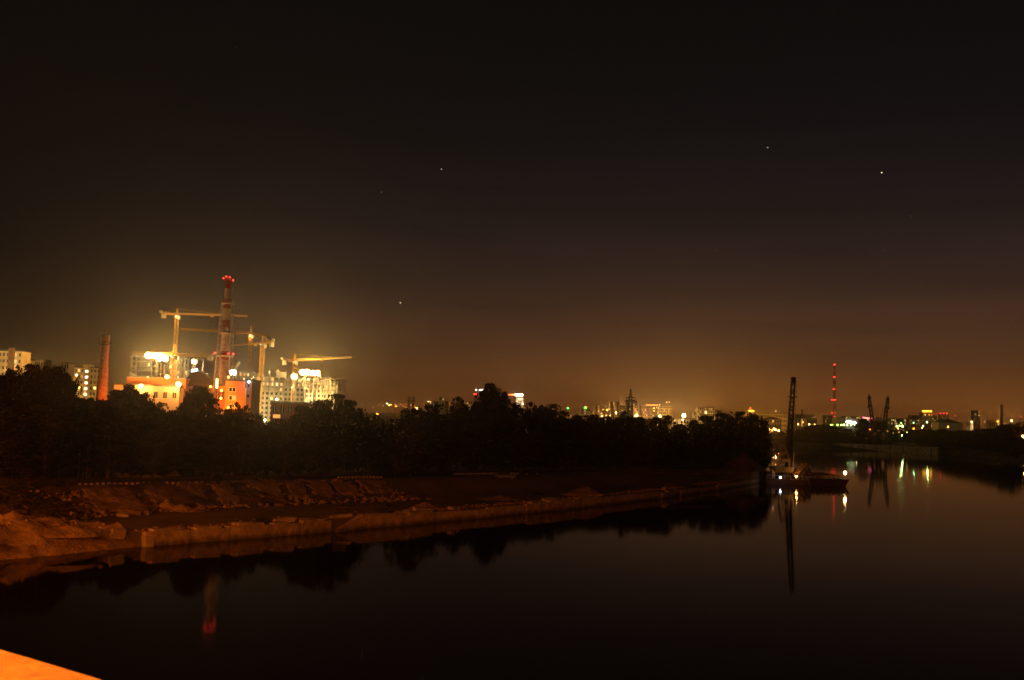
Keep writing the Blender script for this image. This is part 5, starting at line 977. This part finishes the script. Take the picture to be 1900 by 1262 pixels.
# ------------------------------------------------------------------ apron things: cars, crates, sheds
def car(label, px, py, rz, body, L_=4.3, W_=1.75):
    p = G(px, py, 2.05); z = gz(p.x, p.y); t = thing('parked_car', label, 'car', (0, 0, 0), 'cars parked on the quay apron')
    def pr(name, prof_, hw, m, par=t):
        mb = MB(); n = len(prof_); mb.v = [(x, -hw(z_), z_) for x, z_ in prof_]+[(x, hw(z_), z_) for x, z_ in prof_]; mb.f = [tuple(range(n)), tuple(reversed(range(n, 2*n)))]+[(i, i+n, (i+1) % n+n, (i+1) % n) for i in range(n)]; return mb.build(name, m, par)
    bodyp = [(-2.1, .35), (-1.75, .3), (-1.0, .3), (1.0, .3), (1.7, .3), (2.12, .38), (2.15, .62), (2.0, .78), (1.2, .92), (-1.55, .95), (-2.1, .88), (-2.15, .6)]
    pr('body', bodyp, lambda z_: .86-.05*(z_ > .8), body); pr('cabin', [(1.15, .93), (.55, 1.40), (-1.0, 1.43), (-1.6, .96)], lambda z_: .78-.14*(z_ > 1.2), GLASS)
    pr('roof', [(.55, 1.405), (.5, 1.45), (-.95, 1.48), (-1.05, 1.435)], lambda z_: .66, body)
    for sx_ in (-1.3, 1.32):
        for sy_ in (-.8, .8): wh = MB().cyl((sx_, sy_-.1, .32), (sx_, sy_+.1, .32), .32, None, 14).build('wheel', DSTL, t); MB().cyl((sx_, sy_+.11*(1 if sy_ > 0 else -1), .32), (sx_, sy_+.12*(1 if sy_ > 0 else -1), .32), .19, None, 10).build('rim', STEEL, wh)
    for sy_ in (-.6, .6): MB().box((2.12, sy_, .6), (.1, .34, .15)).build('headlight', WHTP, t); MB().box((-2.14, sy_, .68), (.08, .3, .16)).build('tail_light', REDP, t)
    t.location = (p.x, p.y, z); t.rotation_euler = (0, 0, rz); return t
car('dark car parked on the apron right of the silver car', 983, 900, R(25), mat('black_car_paint', (.02, .02, .022), .3, .1, .5, spec=.6))
car('low silver grey car parked left of the dark car', 937, 904, R(14), mat('grey_car_paint', (.12, .125, .12), .35, .1, .5, spec=.6))
p = G(633, 954, 2.05); z = gz(p.x, p.y); t = thing('crate_stack', 'dark stack of slatted crates on the quay behind the collapsed wall block', 'crates', (p.x, p.y, z))
for k in range(3):
    for b_x in (-.48, .48): MB().box((p.x+b_x+.08*(k % 2), p.y, z+k*.5), (.9, .9, .42)).build('crate', mat('dark_timber', (.03, .022, .016), .9, .3, 1), t)
    MB().box((p.x, p.y, z+k*.5+.43), (2.0, .95, .06)).build('board', WOOD, t)
for lab, px, py, d, m, nm, cat in (('small pale hut beside the road at the edge of the wood', 857, 866, (2.6, 2, 1.5), CREAM, 'hut', 'hut'), ('dark bollard at the left end of the apron', 161, 968, (.5, .5, 1.3), DSTL, 'bollard', 'bollard'), ('short black bollard near the low mound', 845, 941, (.6, .5, .9), DSTL, 'bollard', 'bollard'), ('low dark tyre like lump left of the crate stack', 584, 956, (1.8, 1.0, .4), DSTL, 'tyre_pile', 'tyres')):
    g_ = G(px, py, 2.1 if px != 857 else 4.4); z = gz(g_.x, g_.y); t = thing(nm, lab, cat, (g_.x, g_.y, z))
    if nm == 'bollard': MB().cyl((g_.x, g_.y, z-.1), (g_.x, g_.y, z+d[2]*.8), d[0]*.4, d[0]*.36, 12).build('shaft', m, t); MB().cyl((g_.x, g_.y, z+d[2]*.8), (g_.x, g_.y, z+d[2]), d[0]*.55, d[0]*.5, 12).build('head', m, t)
    elif nm == 'hut': MB().box((g_.x, g_.y, z), d).build('wall', m, t); MB().box((g_.x, g_.y, z+d[2]+.003), (d[0]+.4, d[1]+.4, .2), 0, .9).build('roof', DCON, t); MB().box((g_.x+.5, g_.y-1.02, z), (.7, .03, 1.3)).build('door', WOOD, t)
    else:
        for k in range(3): MB().cyl((g_.x+(k-1)*.55, g_.y, z), (g_.x+(k-1)*.55, g_.y, z+.22+.1*(k == 1)), .36, None, 14).build('tyre', m, t)
# pale sand patches on the slope behind the road
for i, (px, py, rx) in enumerate(((275, 884, 4.5), (318, 881, 3.4), (426, 880, 1.8), (222, 884, 3))):
    g_ = G(px, py, 4.4); heap(['pale spoil heap behind the left kerb row', 'second pale spoil heap behind the left kerb row', 'small spoil heap near the thin pole', 'faint spoil heap at the left end of the kerb row'][i], Vector((g_.x, g_.y, gz(g_.x, g_.y))), rx*.6, 1.4, 1.3, 40+i, SAND, 'spoil_heap', 'spoil heap')

# ------------------------------------------------------------------ bridge under the camera
ra_, rb2 = G(0, 1205, 15.55), G(190, 1262, 15.55); BD = (ra_-rb2).normalized(); BN = Vector((BD.y, -BD.x, 0))
if BN.y < 0: BN = -BN
BN = Vector((BN.x, BN.y, 0)); o_ = rb2.copy()
def bp_(u, v, z): q_ = o_+BD*u+BN*v; return Vector((q_.x, q_.y, z))
def bbox(mb, u0, u1, v0, v1, z0, z1): mb.hull8([bp_(u0, v0, z0), bp_(u1, v0, z0), bp_(u1, v1, z0), bp_(u0, v1, z0)], [bp_(u0, v0, z1), bp_(u1, v0, z1), bp_(u1, v1, z1), bp_(u0, v1, z1)]); return mb
br = thing('road_bridge', 'road bridge whose orange lit parapet shows at the lower left corner', 'bridge', bp_(0, -4, 13))
bbox(MB(), -230, 260, -15, -.05, 13.2, 14.35).build('deck', CONC, br); rail_m = mat('painted_rail', (.52, .44, .3), .6, .2, 7, bump=.3)
bbox(MB(), -60, 140, -.28, 0, 15.47, 15.55).build('handrail', rail_m, br)
for i in range(60):
    u = -30+i*2.5; bbox(MB(), u, u+.12, -.2, -.08, 14.351, 15.468).build('rail_post', rail_m, br)
for z in (14.7, 15.1): bbox(MB(), -30, 120, -.07, -.03, z, z+.05).build('lower_rail', rail_m, br)
for i, u in enumerate((-150, 85, 125)):
    bbox(MB(), u, u+4, -13, -2, -3, 13.19).build('pier', CONC, br)
for i, u in enumerate((-95, -58, -21, 16, 53, 90, 127, 164, 201)):
    t = thing('bridge_lamp', 'sodium street lamp on the bridge behind the camera', 'street lamp', bp_(u, -1.6, 14.35), 'street lamps on the bridge')
    MB().cyl(bp_(u, -1.6, 14.35), bp_(u, -1.6, 23.4), .12, .08, 8).build('post', STEEL, t); MB().bar(bp_(u, -1.6, 23.3), bp_(u, -.2, 23.8), .08).build('arm', STEEL, t); bbox(MB(), u-.15, u+.15, -.5, .3, 23.72, 23.88).build('lamp_head', STEEL, t)
    bbox(MB(), u-.12, u+.12, -.42, .22, 23.66, 23.71).build('lens', glow(SOD, 12), t); light('light', bp_(u, -.1, 23.4), 38000, SOD, t, .25)

# ------------------------------------------------------------------ stars
for i, (px, py, s_, sz, lab) in enumerate(((1636, 320.5, 2.4, 1.3, 'brightest star high on the right'), (743, 562, 5, 1.1, 'yellowish star above the middle of the wood'), (708, 357, 2.4, .8, 'faint star left of the upper middle'), (819, 314, 2.6, .8, 'small star in the upper middle'), (1424.5, 274, 2.4, .8, 'small star at the upper right'),
                                          (1690, 401, .35, .8, 'very faint star below the brightest star'), (1330, 464, .3, .8, 'very faint star over the right centre'), (1641, 464, .3, .8, 'very faint star low under the brightest star'), (1545, 25, .3, .7, 'very faint star near the top edge on the right'), (438, 88, .25, .7, 'very faint star near the top edge on the left'))):
    p = P(px, py, 20000); o = MB().ball(p, sz*20000/F*.75, 8, 5).build('star', glow((1, .85, .55), s_)); tag(o, lab, 'star', 'stars in the night sky')
ORD = ['', 'first', 'second', 'third', 'fourth', 'fifth', 'sixth', 'seventh', 'eighth', 'ninth', 'tenth', 'eleventh', 'twelfth']
same = {}
for o in S.objects:
    if o.parent is None and 'label' in o: same.setdefault(o['label'], []).append(o)
for lab, obs in same.items():
    if 1 < len(obs) < 13:
        obs.sort(key=lambda o: proj(o.location if o.location.length > .1 else Vector(o.bound_box[0]))[0])
        for i, o in enumerate(obs):
            new = ('leftmost of several, ' if i == 0 else 'rightmost of several, ' if i == len(obs)-1 else ORD[i+1]+' from left, ')+lab
            if len(new.split()) > 16: new = ('leftmost ' if i == 0 else 'rightmost ' if i == len(obs)-1 else ORD[i+1]+' ')+lab
            if len(new.split()) <= 16: o['label'] = new
HAZE = True
if HAZE:
    hz = bpy.data.materials.new('haze'); hz.use_nodes = True; t_ = hz.node_tree; t_.nodes.clear(); pv = t_.nodes.new('ShaderNodeVolumePrincipled'); pv.inputs['Density'].default_value = .68e-4; pv.inputs['Color'].default_value = (.92, .88, .84, 1); pv.inputs['Anisotropy'].default_value = .92
    ou = t_.nodes.new('ShaderNodeOutputMaterial'); t_.links.new(pv.outputs[0], ou.inputs['Volume'])
    b = MB(); b.v = [(x, y, z) for z in (-5, 262) for x, y in ((-14500, -8000), (16500, -8000), (16500, 19500), (-14500, 19500))]
    b.f = [(3, 2, 1, 0), (4, 5, 6, 7), (0, 1, 5, 4), (1, 2, 6, 5), (2, 3, 7, 6), (3, 0, 4, 7)]; b.build('haze', hz, kind='stuff')
